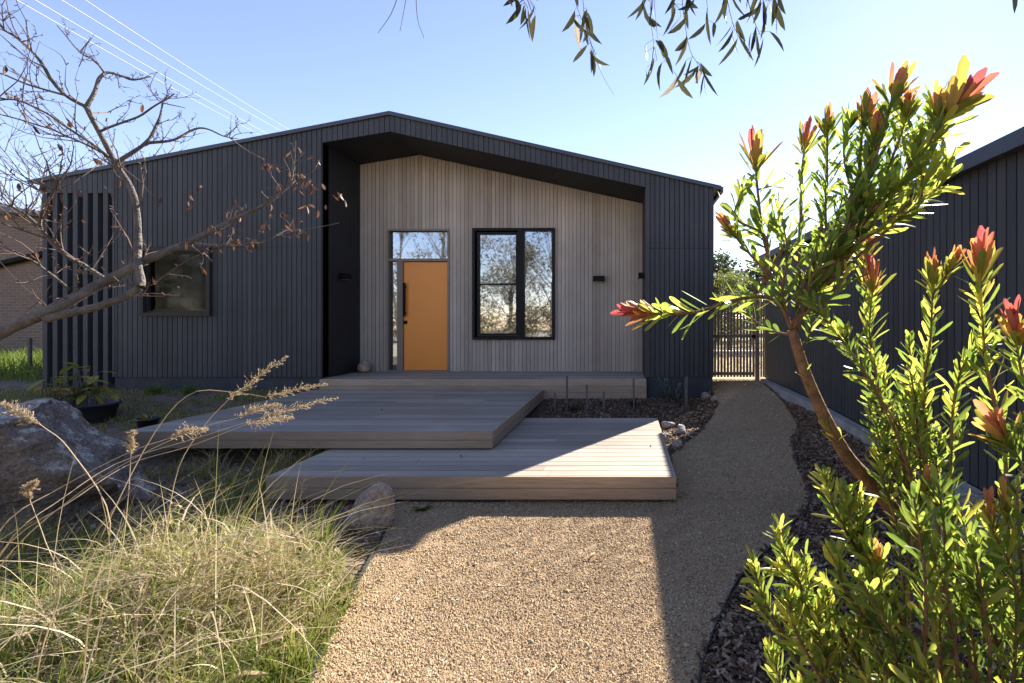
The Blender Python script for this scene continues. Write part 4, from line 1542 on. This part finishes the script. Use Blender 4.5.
twigs(l8, 9, .08, .22, .0026, 1)
twigs(l9, 6, .08, .2, .0025, 1)
twigs(l11, 16, .2, .55, .004, 1, .25, .15)
twigs(l12, 12, .15, .45, .003, 1, .2, .1)
twigs(l13, 6, .12, .3, .0025, 1)
twigs(l14, 10, .15, .4, .003, 1, .1, .1)
twigs(l16, 9, .2, .5, .0035, 1, .3, .2)
twigs(l17, 8, .2, .5, .003, 1, .2, .1)
twigs(l1, 8, .15, .4, .004, 1, .3, .1)
for _ in range(24):
    u, v = random.choice([(296, 170), (310, 200), (290, 178), (318, 210), (262, 215), (205, 200), (188, 197), (312, 178), (330, 205), (300, 185)])
    hang(P(u + random.gauss(0, 9), v + random.gauss(0, 10), random.uniform(2.95, 3.1)))
for u, v in ((33, 125), (57, 144), (78, 190), (82, 220), (30, 253), (35, 250), (93, 158), (120, 180), (161, 197), (285, 225)):
    hang(P(u, v, 2.55))
tw_.build("twigs", M['twig'], bare)
dl.build("dead_leaves", M['dead'], bare)

# ------------------------------------------------------------------ overhanging gum branch
gum = thing("gum_tree", (-.6, -2.2, 0), "gum tree branch overhead with drooping sickle shaped leaves along the top edge", "tree")
gb, gl = MB(), MB()
top = 3.45
gb.tube([(-.6, -2.2, -.1), (-.55, -2.15, 1.6), (-.45, -1.8, 3.4), (-.3, -1.2, 4.4), (-.1, -.2, 4.7), (.1, 1.0, 4.55), (.3, 2.2, 4.1), (.5, 2.7, 3.85)], [.17, .15, .12, .09, .06, .035, .02, .012], 10)
main_pts = lerp_poly([(-1.6, 2.3, 3.75), (-.6, 2.4, 3.75), (.2, 2.35, 3.8), (.5, 2.7, 3.85), (1.0, 2.3, 3.7), (2.1, 2.3, 3.5)], 40)
gb.tube(main_pts, .008, 6)


def gum_spray(pts, leaves, r=.003):
    line = lerp_poly([P(*q) for q in pts], 14)
    # tie the spray to the nearest point of the bough
    near = min(main_pts, key=lambda q: (q - line[0]).length)
    gb.tube([near, near.lerp(line[0], .5) + Vector((0, 0, -.02))] + line, [r * 1.3, r * 1.2] + [r * (1 - .6 * i / 13) for i in range(14)], 5)
    for k in range(int(leaves * 1.25)):
        i = random.randint(2, 13)
        p = line[i]
        d = Vector((random.gauss(0, .4), random.gauss(0, .4), -1)).normalized()
        a = random.uniform(0, 6.28)
        nrm = Vector((math.cos(a), math.sin(a), 0))
        pet = p + Vector((random.gauss(0, .02), random.gauss(0, .02), -.012))
        gb.tube([p, pet], .0009, 3, cap=False)
        gl.leaf(pet, d, nrm, random.uniform(.09, .15), random.uniform(.020, .029), random.uniform(-.25, .25), .15, random.uniform(0, .9) if random.random() < .93 else 1, sick=random.choice((-1, 1)) * random.uniform(.1, .45))


gum_spray([(515, -60, 2.4), (520, -10, 2.4), (528, 8, 2.4)], 6)
gum_spray([(535, -60, 2.5), (530, -5, 2.5), (536, 10, 2.5)], 4)
gum_spray([(565, -50, 2.4), (575, 0, 2.4), (588, 35, 2.42), (596, 55, 2.44)], 8, .0022)
line = lerp_poly([P(588, 35, 2.42), P(600, 70, 2.44), P(614, 95, 2.45)], 10)
gb.tube(line, [.0018 - .0001 * i for i in range(10)], 4)
gum_spray([(580, -50, 2.3), (583, 0, 2.3), (586, 25, 2.3)], 7)
gum_spray([(645, -50, 2.5), (650, 0, 2.5), (652, 30, 2.5), (657, 60, 2.5)], 12)
gum_spray([(655, 10, 2.5), (660, 50, 2.5), (676, 75, 2.5)], 5, .0015)
gum_spray([(680, -60, 2.35), (682, -5, 2.35), (686, 30, 2.35), (692, 55, 2.35), (705, 70, 2.35)], 15)
gum_spray([(668, -60, 2.45), (672, -5, 2.45), (680, 10, 2.45)], 7)
gum_spray([(700, -60, 2.3), (706, -10, 2.3), (708, 20, 2.3)], 6)
gum_spray([(722, -60, 2.4), (726, -10, 2.4), (732, 20, 2.4), (738, 36, 2.4)], 11)
gum_spray([(755, -60, 2.4), (760, -15, 2.4), (770, 2, 2.4)], 12)
gum_spray([(742, -60, 2.3), (746, -10, 2.3), (754, 20, 2.3), (760, 34, 2.3)], 7)
gum_spray([(768, -60, 2.35), (773, -10, 2.35), (778, 6, 2.35)], 6)
gum_spray([(640, -60, 2.3), (644, -20, 2.3), (643, 5, 2.3)], 4)
gum_spray([(1005, -60, 2.2), (1004, -20, 2.2), (1010, -6, 2.2)], 3)
for pts in ([(405, -30, 2.5), (393, 10, 2.5), (378, 33, 2.5)], [(412, -30, 2.5), (405, 5, 2.5), (400, 31, 2.5)], [(416, -30, 2.5), (417, 15, 2.5), (424, 38, 2.5)]):
    line = lerp_poly([P(*q) for q in pts], 8)
    near = min(main_pts, key=lambda q: (q - line[0]).length)
    gb.tube([near] + line, [.003] + [.0026 - .0002 * i for i in range(8)], 5)
gb.build("trunk", M['twig'], gum, smooth_=True)
gl.build("foliage", M['gum'], gum)


# ------------------------------------------------------------------ red-tipped shrubs on the right
class Shrub:
    def __init__(self, loc, label, near=1.0):
        self.near = near
        self.t = thing("flowering_shrub", loc, label, "shrub", "red tipped shrubs beside the path")
        self.s, self.l = MB(), MB()
        self.heads = []

    def spray(self, pts, r0=.006, r1=.0025, L=.062, W=.013, dens=1.0, start=.15, tone=.5, head=None, px=True):
        nr_ = self.near
        r0, r1, L, W = r0 * nr_, r1 * nr_, L * nr_, W * nr_
        if head: head = (head[0] * nr_, head[1])
        P3 = [P(q[0], q[1], q[2] * nr_) for q in pts] if px else [Vector(q) for q in pts]
        length = sum((b - a).length for a, b in zip(P3[:-1], P3[1:]))
        n = max(8, int(length / .02))
        dens = dens / nr_
        line = lerp_poly(P3, n)
        wob = random.uniform(0, 50)
        line = [p + Vector((noise.noise(p * 6 + Vector((wob, 0, 0))), noise.noise(p * 6 + Vector((0, wob, 0))), 0)) * .008 * min(1, i / 4) for i, p in enumerate(line)]
        self.s.tube(line, [r0 + (r1 - r0) * i / (n - 1) for i in range(n)], 6)
        cnt = int(length / .0115 * dens * (1 - start))
        ang = random.uniform(0, 6.28)
        for k in range(cnt):
            f = start + (1 - start) * (k + .5) / cnt
            x = f * (n - 1)
            i = min(int(x), n - 2)
            p = line[i].lerp(line[i + 1], x - i)
            t = (line[i + 1] - line[i]).normalized()
            ang += 2.399 + random.gauss(0, .25)
            a = t.cross(Vector((.2, .9, .3))).normalized()
            b = t.cross(a)
            out = a * math.cos(ang) + b * math.sin(ang)
            sp = random.uniform(.45, 1.3) * (1.15 - .5 * f)
            d = (t + out * sp + Vector((0, 0, .12))).normalized()
            LL = L * 1.22 * random.uniform(.5, 1.2) * (.8 + .4 * math.sin(math.pi * min(1, f)))
            rn = min(.9, max(0, random.gauss(tone + .22 * (f - .5), .23)))
            if head and f > .8:
                rn = min(1, rn + (f - .8) * 2.2 * random.random())
            nr = (out + Vector((random.gauss(0, .5), random.gauss(0, .5), random.gauss(0, .5)))).normalized()
            self.l.leaf(p, d, nr, LL, W * 1.15 * random.uniform(.65, 1.3), random.uniform(-.2, .35), .3, rn, sick=random.gauss(0, .12), blunt=True)
        if head:
            self.head(line[-1], (line[-1] - line[-3]).normalized(), *head)
        return line

    def head(self, p, d, size, red):
        m = MB()
        a = d.cross(Vector((.3, .9, .1))).normalized()
        b = d.cross(a)
        nb = random.randint(17, 22)
        size *= 1.45
        for k in range(nb):
            lay = k / (nb - 1)
            an = k * 2.399 + random.gauss(0, .25)
            out = a * math.cos(an) + b * math.sin(an)
            opn = .10 + 1.05 * (1 - lay) ** 1.1
            dd = (d + out * opn * random.uniform(.7, 1.2)).normalized()
            base = p + out * .005 * (1 - lay * .5) - d * .045 * (1 - lay)
            rr = red - .8 * (1 - lay) ** 1.2
            m.leaf(base, dd, -out, size * random.uniform(.55, 1.1), size * random.uniform(.16, .25), random.uniform(-.05, .28), .5,
                   max(0, min(1, random.gauss(rr, .15))), max(0, min(1, rr + random.gauss(.12, .2))), sick=random.gauss(0, .1), blunt=True)
        self.heads.append(m)

    def done(self):
        self.s.build("stem", M['stem'], self.t, smooth_=True)
        self.l.build("foliage", M['leaf'], self.t, smooth_=True)
        for m in self.heads:
            m.build("flower_head", M['bract'], self.t, smooth_=True)


A = Shrub((1.0, 1.55, 0.02), "tall leaning shrub with a bare curved trunk and red tips against the sky")
A.s.tube(lerp_poly([Vector((1.05, 1.55, 0)), P(935, 580, 1.55), P(900, 520, 1.52), P(872, 484, 1.5), P(848, 458, 1.48), P(826, 420, 1.46), P(806, 375, 1.45), P(792, 330, 1.45)], 26),
         [.030 - .0006 * i for i in range(26)], 9)
A.spray([(792, 330, 1.45), (775, 300, 1.42), (740, 299, 1.38), (700, 311, 1.34), (665, 314, 1.3), (640, 312, 1.28)], .007, .003, .058, .0125, 1.3, .1, .55, (.055, .85))
A.spray([(792, 330, 1.45), (775, 285, 1.45), (750, 255, 1.45), (730, 228, 1.46)], .006, .003, .05, .011, .95, .1, .5, (.045, .55))
A.spray([(790, 300, 1.45), (770, 262, 1.48), (760, 215, 1.5), (757, 178, 1.52), (757, 160, 1.52)], .006, .003, .055, .012, .95, .1, .5, (.075, .75))
A.spray([(757, 190, 1.52), (775, 185, 1.52)], .003, .002, .045, .012, 1.0, .1, .9)
A.spray([(798, 330, 1.45), (800, 280, 1.5), (800, 225, 1.55), (803, 180, 1.58), (806, 142, 1.6)], .007, .003, .055, .012, 1.05, .1, .5, (.06, .8))
A.spray([(800, 300, 1.45), (818, 240, 1.52), (828, 180, 1.58), (828, 125, 1.62)], .007, .003, .055, .012, 1.0, .1, .45, (.055, .5))
A.spray([(792, 330, 1.45), (820, 280, 1.46), (850, 220, 1.48), (872, 165, 1.5), (888, 110, 1.5), (895, 92, 1.5)], .012, .004, .062, .0135, 1.6, .05, .3, (.075, .8))
A.spray([(840, 240, 1.5), (858, 190, 1.55), (862, 145, 1.58), (866, 115, 1.6)], .006, .003, .058, .0125, 1.5, .05, .35, (.07, .85))
A.spray([(835, 255, 1.5), (870, 215, 1.48), (905, 175, 1.46), (935, 135, 1.45), (957, 104, 1.45)], .008, .004, .068, .015, 1.6, .05, .55, (.095, .9))
A.spray([(830, 262, 1.5), (880, 228, 1.44), (915, 195, 1.42), (930, 165, 1.4)], .006, .003, .06, .013, 1.3, .05, .65)
A.spray([(905, 175, 1.46), (930, 120, 1.5), (935, 100, 1.5)], .004, .003, .06, .013, 1.2, .05, .4)
A.spray([(795, 318, 1.45), (830, 300, 1.42), (850, 270, 1.4)], .005, .003, .055, .012, 1.2, .1, .4)
A.spray([(790, 335, 1.45), (770, 330, 1.5), (752, 318, 1.55), (742, 300, 1.58)], .004, .002, .05, .011, 1.1, .1, .35)
A.spray([(798, 352, 1.45), (812, 330, 1.5), (808, 305, 1.52)], .004, .002, .05, .011, 1.2, .1, .35)
A.spray([(815, 400, 1.46), (806, 380, 1.44), (802, 365, 1.44)], .003, .002, .035, .009, .8, .2, .7)
A.spray([(850, 462, 1.48), (836, 440, 1.45), (826, 425, 1.44)], .003, .002, .04, .010, 1.1, .2, .7)
A.spray([(790, 325, 1.45), (782, 290, 1.4), (786, 255, 1.38), (782, 228, 1.37)], .004, .002, .05, .011, 1.2, .1, .4)
A.spray([(805, 310, 1.45), (812, 275, 1.4), (830, 240, 1.38)], .004, .002, .05, .012, 1.2, .1, .4)
for (u, v, Yd, tn, hd_) in [(915, 140, 1.44, .6, None), (908, 108, 1.52, .45, (.05, .7)), (948, 158, 1.42, .7, None), (876, 128, 1.55, .4, (.055, .85)), (850, 120, 1.6, .45, None),
                            (925, 175, 1.4, .75, None), (940, 112, 1.48, .5, (.06, .75)), (782, 205, 1.5, .5, None), (742, 190, 1.5, .45, None)]:
    cx_ = 850 if u > 840 else 785
    A.spray([(cx_ - 22, 285, 1.47), (cx_ + (u - cx_) * .45, 285 + (v - 285) * .5, 1.48), (u - 6, v + 28, Yd), (u, v, Yd)], .006, .0025, .06, .0135, 1.45, .25, tn, hd_)
for k in range(13):
    f = random.uniform(.1, .8)
    u, v = 805 + 85 * f + random.gauss(0, 30), 300 - 165 * f + random.gauss(0, 14)
    A.spray([(800 + 70 * f * .7, 318 - 120 * f * .7, 1.47), ((800 + 70 * f + u) / 2 - 4, (310 - 140 * f + v) / 2, 1.5), (u, v - 25, random.uniform(1.4, 1.6))], .005, .002, .055, .0125, 1.0, .1, .48)
A.done()

B = Shrub((1.0, 1.42, 0.02), "bushy shrub with upright stems and orange flower heads in front of the shed wall", .81)
root = (985, 760)
def up(pts, **k):
    return B.spray(pts, **k)
up([(925, 640, 1.75), (905, 480, 1.75), (885, 410, 1.75), (870, 335, 1.75), (874, 282, 1.75)], r0=.009, L=.06, dens=1.15, tone=.55, head=(.075, .8))
up([(885, 410, 1.75), (868, 330, 1.82), (864, 270, 1.88), (868, 248, 1.88)], r0=.004, L=.055, dens=1.0, tone=.5, head=(.05, .95))
up([(945, 620, 1.7), (935, 480, 1.7), (925, 400, 1.7), (930, 330, 1.7), (932, 276, 1.7)], r0=.008, L=.06, dens=.95, tone=.6, head=(.07, .6))
up([(932, 300, 1.7), (945, 275, 1.7), (952, 262, 1.68)], r0=.003, L=.05, dens=1.0, tone=.9, head=(.05, .45))
up([(1010, 640, 1.5), (1005, 480, 1.5), (990, 390, 1.5), (983, 320, 1.5), (980, 268, 1.5)], r0=.009, L=.068, W=.0145, dens=1.0, tone=.6, head=(.085, .7))
up([(1050, 560, 1.35), (1035, 430, 1.35), (1020, 370, 1.35), (1014, 330, 1.35)], r0=.007, L=.068, W=.014, dens=1.0, tone=.6, head=(.065, .85))
up([(1060, 560, 1.2), (1035, 490, 1.2), (1015, 455, 1.2), (1005, 436, 1.2)], r0=.006, L=.07, W=.014, dens=.9, tone=.45, head=(.075, .55))
up([(960, 640, 1.6), (950, 480, 1.6), (955, 400, 1.6), (970, 355, 1.58), (988, 338, 1.55)], r0=.006, L=.058, dens=1.2, tone=.55)
up([(940, 560, 1.65), (895, 430, 1.65), (855, 358, 1.65), (825, 318, 1.65), (810, 300, 1.66)], r0=.006, L=.05, dens=.9, tone=.5)
up([(900, 430, 1.65), (870, 380, 1.6), (850, 350, 1.6), (845, 330, 1.6)], r0=.004, L=.05, dens=1.2, tone=.5)
up([(930, 560, 1.62), (920, 510, 1.6), (924, 490, 1.58)], r0=.005, L=.055, dens=1.3, tone=.6, head=(.062, .55))
up([(905, 600, 1.7), (895, 520, 1.7), (880, 470, 1.7), (890, 420, 1.7)], r0=.005, L=.055, dens=1.4, tone=.45)
for k in range(16):
    u, v = random.uniform(862, 965), random.uniform(335, 440)
    Yd = random.uniform(1.6, 2.0)
    up([(u * .3 + 935 * .7 + random.gauss(0, 12), v + random.uniform(90, 130), Yd), (u * .75 + 930 * .25, v + 45, Yd), (u, v, Yd + random.gauss(0, .05))], r0=.0045, L=.05, dens=1.25, tone=random.uniform(.35, .65))
B.done()

D = Shrub((.72, 1.0, 0.0), "low green shrub with yellow tipped shoots in the bottom right corner", .72)
tips = [(779, 528), (755, 566), (825, 475), (846, 491), (837, 553), (796, 566), (825, 582), (771, 648), (812, 610), (870, 545), (788, 600), (858, 600)]
for (u, v) in tips:
    Yd = random.uniform(1.25, 1.5)
    D.spray([(u + random.uniform(70, 120), v + random.uniform(160, 210), Yd + .1), (u + 38, v + 88, Yd + .04), (u + 9, v + 34, Yd), (u, v, Yd)], .006, .003, L=.05, W=.0115, dens=1.35, start=.2, tone=.55)
    for q in range(2):
        du = random.uniform(8, 30) * random.choice((-1, 1))
        D.spray([(u + 36, v + 85, Yd + .04), (u + 25 + du * .6, v + 55, Yd + .02), (u + 18 + du, v + random.uniform(18, 40), Yd)], .003, .002, L=.045, W=.011, dens=1.3, start=.15, tone=.6)
for k in range(38):
    u, v = random.uniform(850, 1045), random.uniform(478, 690)
    if v < 520 and u < 890: continue
    Yd = random.uniform(1.05, 1.7)
    lean = random.uniform(-50, 10)
    D.spray([(u - lean * 1.6, v + random.uniform(120, 170), Yd + .06), (u - lean, v + 60, Yd + .02), (u, v, Yd)], .005, .0025, L=.055, W=.012, dens=1.2, start=.1, tone=random.uniform(.3, .68))
for (u, v, s, r_) in [(990, 515, .05, .45), (1005, 500, .05, .3), (878, 560, .04, .3)]:
    D.spray([(u + 10, v + 90, 1.3), (u + 4, v + 40, 1.3), (u, v, 1.3)], .004, .0025, L=.055, W=.012, dens=1.2, start=.1, tone=.65, head=(s, r_))
for (u0, v0, u1, v1) in [(1010, 690, 860, 610), (1030, 640, 900, 520), (980, 700, 850, 690)]:
    D.s.tube(lerp_poly([Vector((.78, 1.02, 0.0)), P((u0 + u1) / 2, (v0 + v1) / 2 + 30, 1.02), P(u1, v1, 1.02)], 12), [.010 - .0005 * i for i in range(12)], 7)
D.done()

# ------------------------------------------------------------------ little garden plants
def clump(name, c, r, hgt, n, mat, lab, cat, L=.06, W=.016, group=None):
    m, s = MB(), MB()
    t = thing(name, c, lab, cat, group)
    for k in range(max(4, n // 12)):
        a = random.uniform(0, 6.28)
        e = Vector(c) + Vector((r * random.uniform(0, 1) * math.cos(a), r * random.uniform(0, 1) * math.sin(a), hgt * random.uniform(.5, 1)))
        s.tube([Vector(c), Vector(c).lerp(e, .5) + Vector((0, 0, .02)), e], [.005, .004, .002], 4)
        for q in range(12):
            p = Vector(c).lerp(e, random.uniform(.2, 1))
            m.leaf(p, Vector((random.gauss(0, 1), random.gauss(0, 1), random.uniform(0, 1.4))), Vector((0, 0, 1)), L * random.uniform(.6, 1.2), W, .1, .2, random.random())
    s.build("stem", M['stake'], t)
    m.build("foliage", M[mat], t)


for (u, v, r, hh, n_, lab) in [(668, 402, .15, .36, 300, "feathery grey green plant in the mulch before the dark pier"),
                               (679, 404, .11, .34, 220, "thin dark plant beside the square stake at the house pier"),
                               (632, 407, .16, .10, 110, "low dark green clump below the right end of the porch landing"),
                               (575, 412, .15, .08, 90, "low green clump among the stakes beside the upper deck"),
                               (712, 398, .08, .14, 60, "little green plant at the house corner by the path")]:
    x, y = G0(u, v)
    clump("garden_plant", (x, y, gzf(x, y)), r, hh, n_, 'succ' if n_ > 200 else 'far_leaf', lab, "plant", .06, .018, "small plants in the garden bed")
for (u, v, lab) in [(155, 392, "dark grassy clump against the house wall under the left side of the window"), (190, 391, "dark grassy clump against the house wall below the window")]:
    x, y = ux(u, 7.6), 7.6
    tuft(x, y, 90, .1, .24, .009, .12, lab, "grass_clump", "grass clump", .5, .06)

# ------------------------------------------------------------------ far things
# brick house on the left
bh = thing("brick_house", (-20, 14, .45), "brown brick neighbouring house beyond the grass at the left edge", "house")
m = MB()
m.box(-26, -16.2, 14, 21, .3, vz(218, 14))
m.build("wall", M['brick'], bh)
m = MB()
zt_ = vz(218, 14)
m.hexa([(-26.3, 13.6, zt_ + 1.2), (-19.0, 13.6, zt_ + .3), (-19.0, 21.3, zt_ + .3), (-26.3, 21.3, zt_ + 1.2),
        (-26.3, 13.6, zt_ + 1.35), (-19.0, 13.6, zt_ + .45), (-19.0, 21.3, zt_ + .45), (-26.3, 21.3, zt_ + 1.35)])
m.hexa([(-19.0, 13.6, zt_ + .3), (-15.9, 13.6, zt_ - .1), (-15.9, 21.3, zt_ - .1), (-19.0, 21.3, zt_ + .3),
        (-19.0, 13.6, zt_ + .45), (-15.9, 13.6, zt_ + .05), (-15.9, 21.3, zt_ + .05), (-19.0, 21.3, zt_ + .45)])
m.build("roof", M['roof'], bh)
m = MB()
a, b = P(-30, 271, 13.9), P(60, 250, 13.9)
m.tube([a, b], .09, 8)
m.build("pipe", M['black'], bh)


def far_tree(name, c, hgt, spread, n, mat, label, cat, Lf=.3, trunk=.2, seed=0, z0=.35, group=None):
    """trunk, limbs and leaf clumps through the crown's volume"""
    rd = random.Random(seed)
    t = thing(name, c, label, cat, group)
    s, l = MB(), MB()
    c = Vector(c)
    s.tube([c, c + Vector((.1, 0, hgt * .4)), c + Vector((0, .1, hgt * .8))], [trunk, trunk * .7, trunk * .2], 8)
    for k in range(n // 45):
        a = rd.uniform(0, 6.28)
        f = rd.uniform(0, 1)
        rr = spread * rd.uniform(.25, 1) * math.sin(math.pi * min(1, .15 + .8 * f)) ** .6
        e = c + Vector((rr * math.cos(a), rr * math.sin(a), hgt * (z0 + (1 - z0) * f)))
        b = c + Vector((0, 0, hgt * max(.15, (z0 + (1 - z0) * f) - .25)))
        s.tube([b, b.lerp(e, .55) + Vector((0, 0, hgt * .03)), e], [trunk * .3, trunk * .18, trunk * .06], 5)
        cr = spread * rd.uniform(.18, .34)
        for q in range(45):
            d = Vector((rd.gauss(0, 1), rd.gauss(0, 1), rd.gauss(0, .7)))
            p = e + d * cr * .55
            l.leaf(p, Vector((rd.gauss(0, 1), rd.gauss(0, 1), rd.gauss(-.3, .8))), Vector((rd.gauss(0, 1), rd.gauss(0, 1), rd.gauss(0, 1))), Lf * rd.uniform(.6, 1.3), Lf * .4, .1, .2, rd.random())
    s.build("trunk", M['twig'], t)
    l.build("crown", M[mat], t)
    return t


g_ = "trees beyond the gate"
far_tree("gum_tree", (4.7, 25, .45), 4.3, 1.7, 3200, 'far_leaf', "dark gum tree rising behind the slatted gate", "tree", .22, .14, 3, .3, g_)
far_tree("gum_tree", (7.2, 27, .45), 4.2, 1.8, 2600, 'far_leaf', "dark gum tree behind the gate next to the shed", "tree", .22, .14, 4, .3, g_)
far_tree("round_bush", (3.75, 17.5, .45), 2.75, 1.2, 2600, 'bush_leaf', "pale yellow green round bush just behind the gate", "bush", .11, .08, 6, .15)
m = MB()
m.box(2.2, 4.0, 14.2, 14.5, .40, .62)
tag(m.build("garden_wall", M['white'], loc=(3, 14.2, .45)), "low white garden wall seen through the gate slats", "wall")
m = MB()
for z in (.9, 1.2, 1.5):
    m.box(1.5, 9, 20.0, 20.06, z - .09, z + .09)
fe = m.build("paddock_fence", M['gate'], loc=(3, 20, .45))
tag(fe, "dark railed fence across the dry grass behind the gate", "fence")
for x in (1.6, 3.4, 5.2, 7.0, 8.8):
    m = MB()
    m.box(x - .06, x + .06, 20.0605, 20.16, .3, 1.65)
    m.build("post", M['gate'], fe)

# bare tree far behind the house at the left
def grow(mb, p, d, L, r, depth, rd):
    pts = [p]
    for s in range(4):
        d = (d + Vector((rd.gauss(0, .13), rd.gauss(0, .13), rd.gauss(.05, .1)))).normalized()
        pts.append(pts[-1] + d * L / 4)
    mb.tube(pts, [r * (1 - .12 * s) for s in range(5)], 5 if depth > 2 else 3, cap=False)
    if depth == 0:
        return
    for k in range(rd.choice((2, 3, 3, 4))):
        q = pts[rd.choice((2, 3, 4, 4))]
        dd = (d + Vector((rd.gauss(0, .55), rd.gauss(0, .55), rd.gauss(.1, .4)))).normalized()
        grow(mb, q, dd, L * rd.uniform(.6, .85), r * .6, depth - 1, rd)


for (x, y, L, sd, lab) in [(ux(75, 22), 22, 3.2, 5, "bare twiggy tree rising behind the left end of the house roof"), (ux(20, 26), 26, 3.0, 9, "bare twiggy tree behind the brick house at the left")]:
    t = thing("winter_tree", (x, y, .45), lab, "tree", "bare trees behind the house")
    m = MB()
    rd = random.Random(sd)
    for k in range(3):
        grow(m, Vector((x, y, .45 + k * 1.0)), Vector((rd.gauss(0, .25), rd.gauss(0, .25), 1)).normalized(), L, .12, 5, rd)
    m.build("branches", M['twig'], t)

# power lines
for k, (a, b, lab) in enumerate([((16.6, 0), (261, 135.6), "lowest pale power line in the sky over the left roof slope"),
                                 ((35, 0), (269, 134.6), "second lowest pale power line over the left roof slope"),
                                 ((61.5, 0), (281, 131), "second highest pale power line over the left roof slope"),
                                 ((85, 0), (289, 129.6), "highest pale power line over the left roof slope")]):
    A_, B2 = P(*a, 12.0), P(*b, 26.0)
    d = B2 - A_
    pts = []
    for i in range(31):
        t_ = -.5 + 2.2 * i / 30
        pts.append(A_ + d * t_ + Vector((0, 0, .25 * ((t_ - .5) ** 2 - .25))))
    m = MB()
    m.tube(pts, .0105, 5)
    tag(m.build("power_line", M['wire'], loc=A_), lab, "power line", "power lines crossing the sky")

# trees across the street, seen only as reflections in the windows
wl, ws = MB(), MB()
rd = random.Random(77)
for k in range(24):
    cx, cy = -34 + k * 1.55 + rd.uniform(-1, 1), rd.uniform(-17, -10)
    hgt = rd.uniform(6, 11)
    c = Vector((cx, cy, 0))
    ws.tube([c, c + Vector((rd.gauss(0, .3), 0, hgt * .5)), c + Vector((rd.gauss(0, .5), 0, hgt * .9))], [.15, .10, .04], 7)
    for q in range(40):
        f = rd.uniform(.1, 1) if q > 9 else rd.uniform(.02, .25)
        a = rd.uniform(0, 6.28)
        rr = 2.3 * rd.uniform(.2, 1) * math.sin(math.pi * (.1 + .8 * f)) ** .5
        e = c + Vector((rr * math.cos(a), rr * math.sin(a), hgt * f))
        b = c + Vector((0, 0, hgt * f * .65))
        ws.tube([b, b.lerp(e, .5) + Vector((0, 0, .2)), e], [.035, .022, .009], 4)
        for z_ in range(4):
            e2 = e + Vector((rd.gauss(0, .7), rd.gauss(0, .7), rd.gauss(.2, .5)))
            ws.tube([b.lerp(e, .7), e2], [.014, .005], 3)
        if -14.5 < cx < -11: continue
        for w in range(52):
            p = e + Vector((rd.gauss(0, .38), rd.gauss(0, .38), rd.gauss(0, .32)))
            wl.leaf(p, Vector((rd.gauss(0, 1), rd.gauss(0, 1), rd.gauss(-.4, .8))), Vector((rd.gauss(0, 1), rd.gauss(0, 1), rd.gauss(0, 1))), .22 * rd.uniform(.6, 1.3), .07, .1, .2, rd.random())
o = wl.build("woods", M['street_leaf'])
tag(o, "row of street trees behind the viewer, mirrored in the windows", kind="stuff")
b = len(wl.v)
tag(ws.build("woods_trunks", M['bark']), "trunks of the street trees mirrored in the windows", kind="stuff")
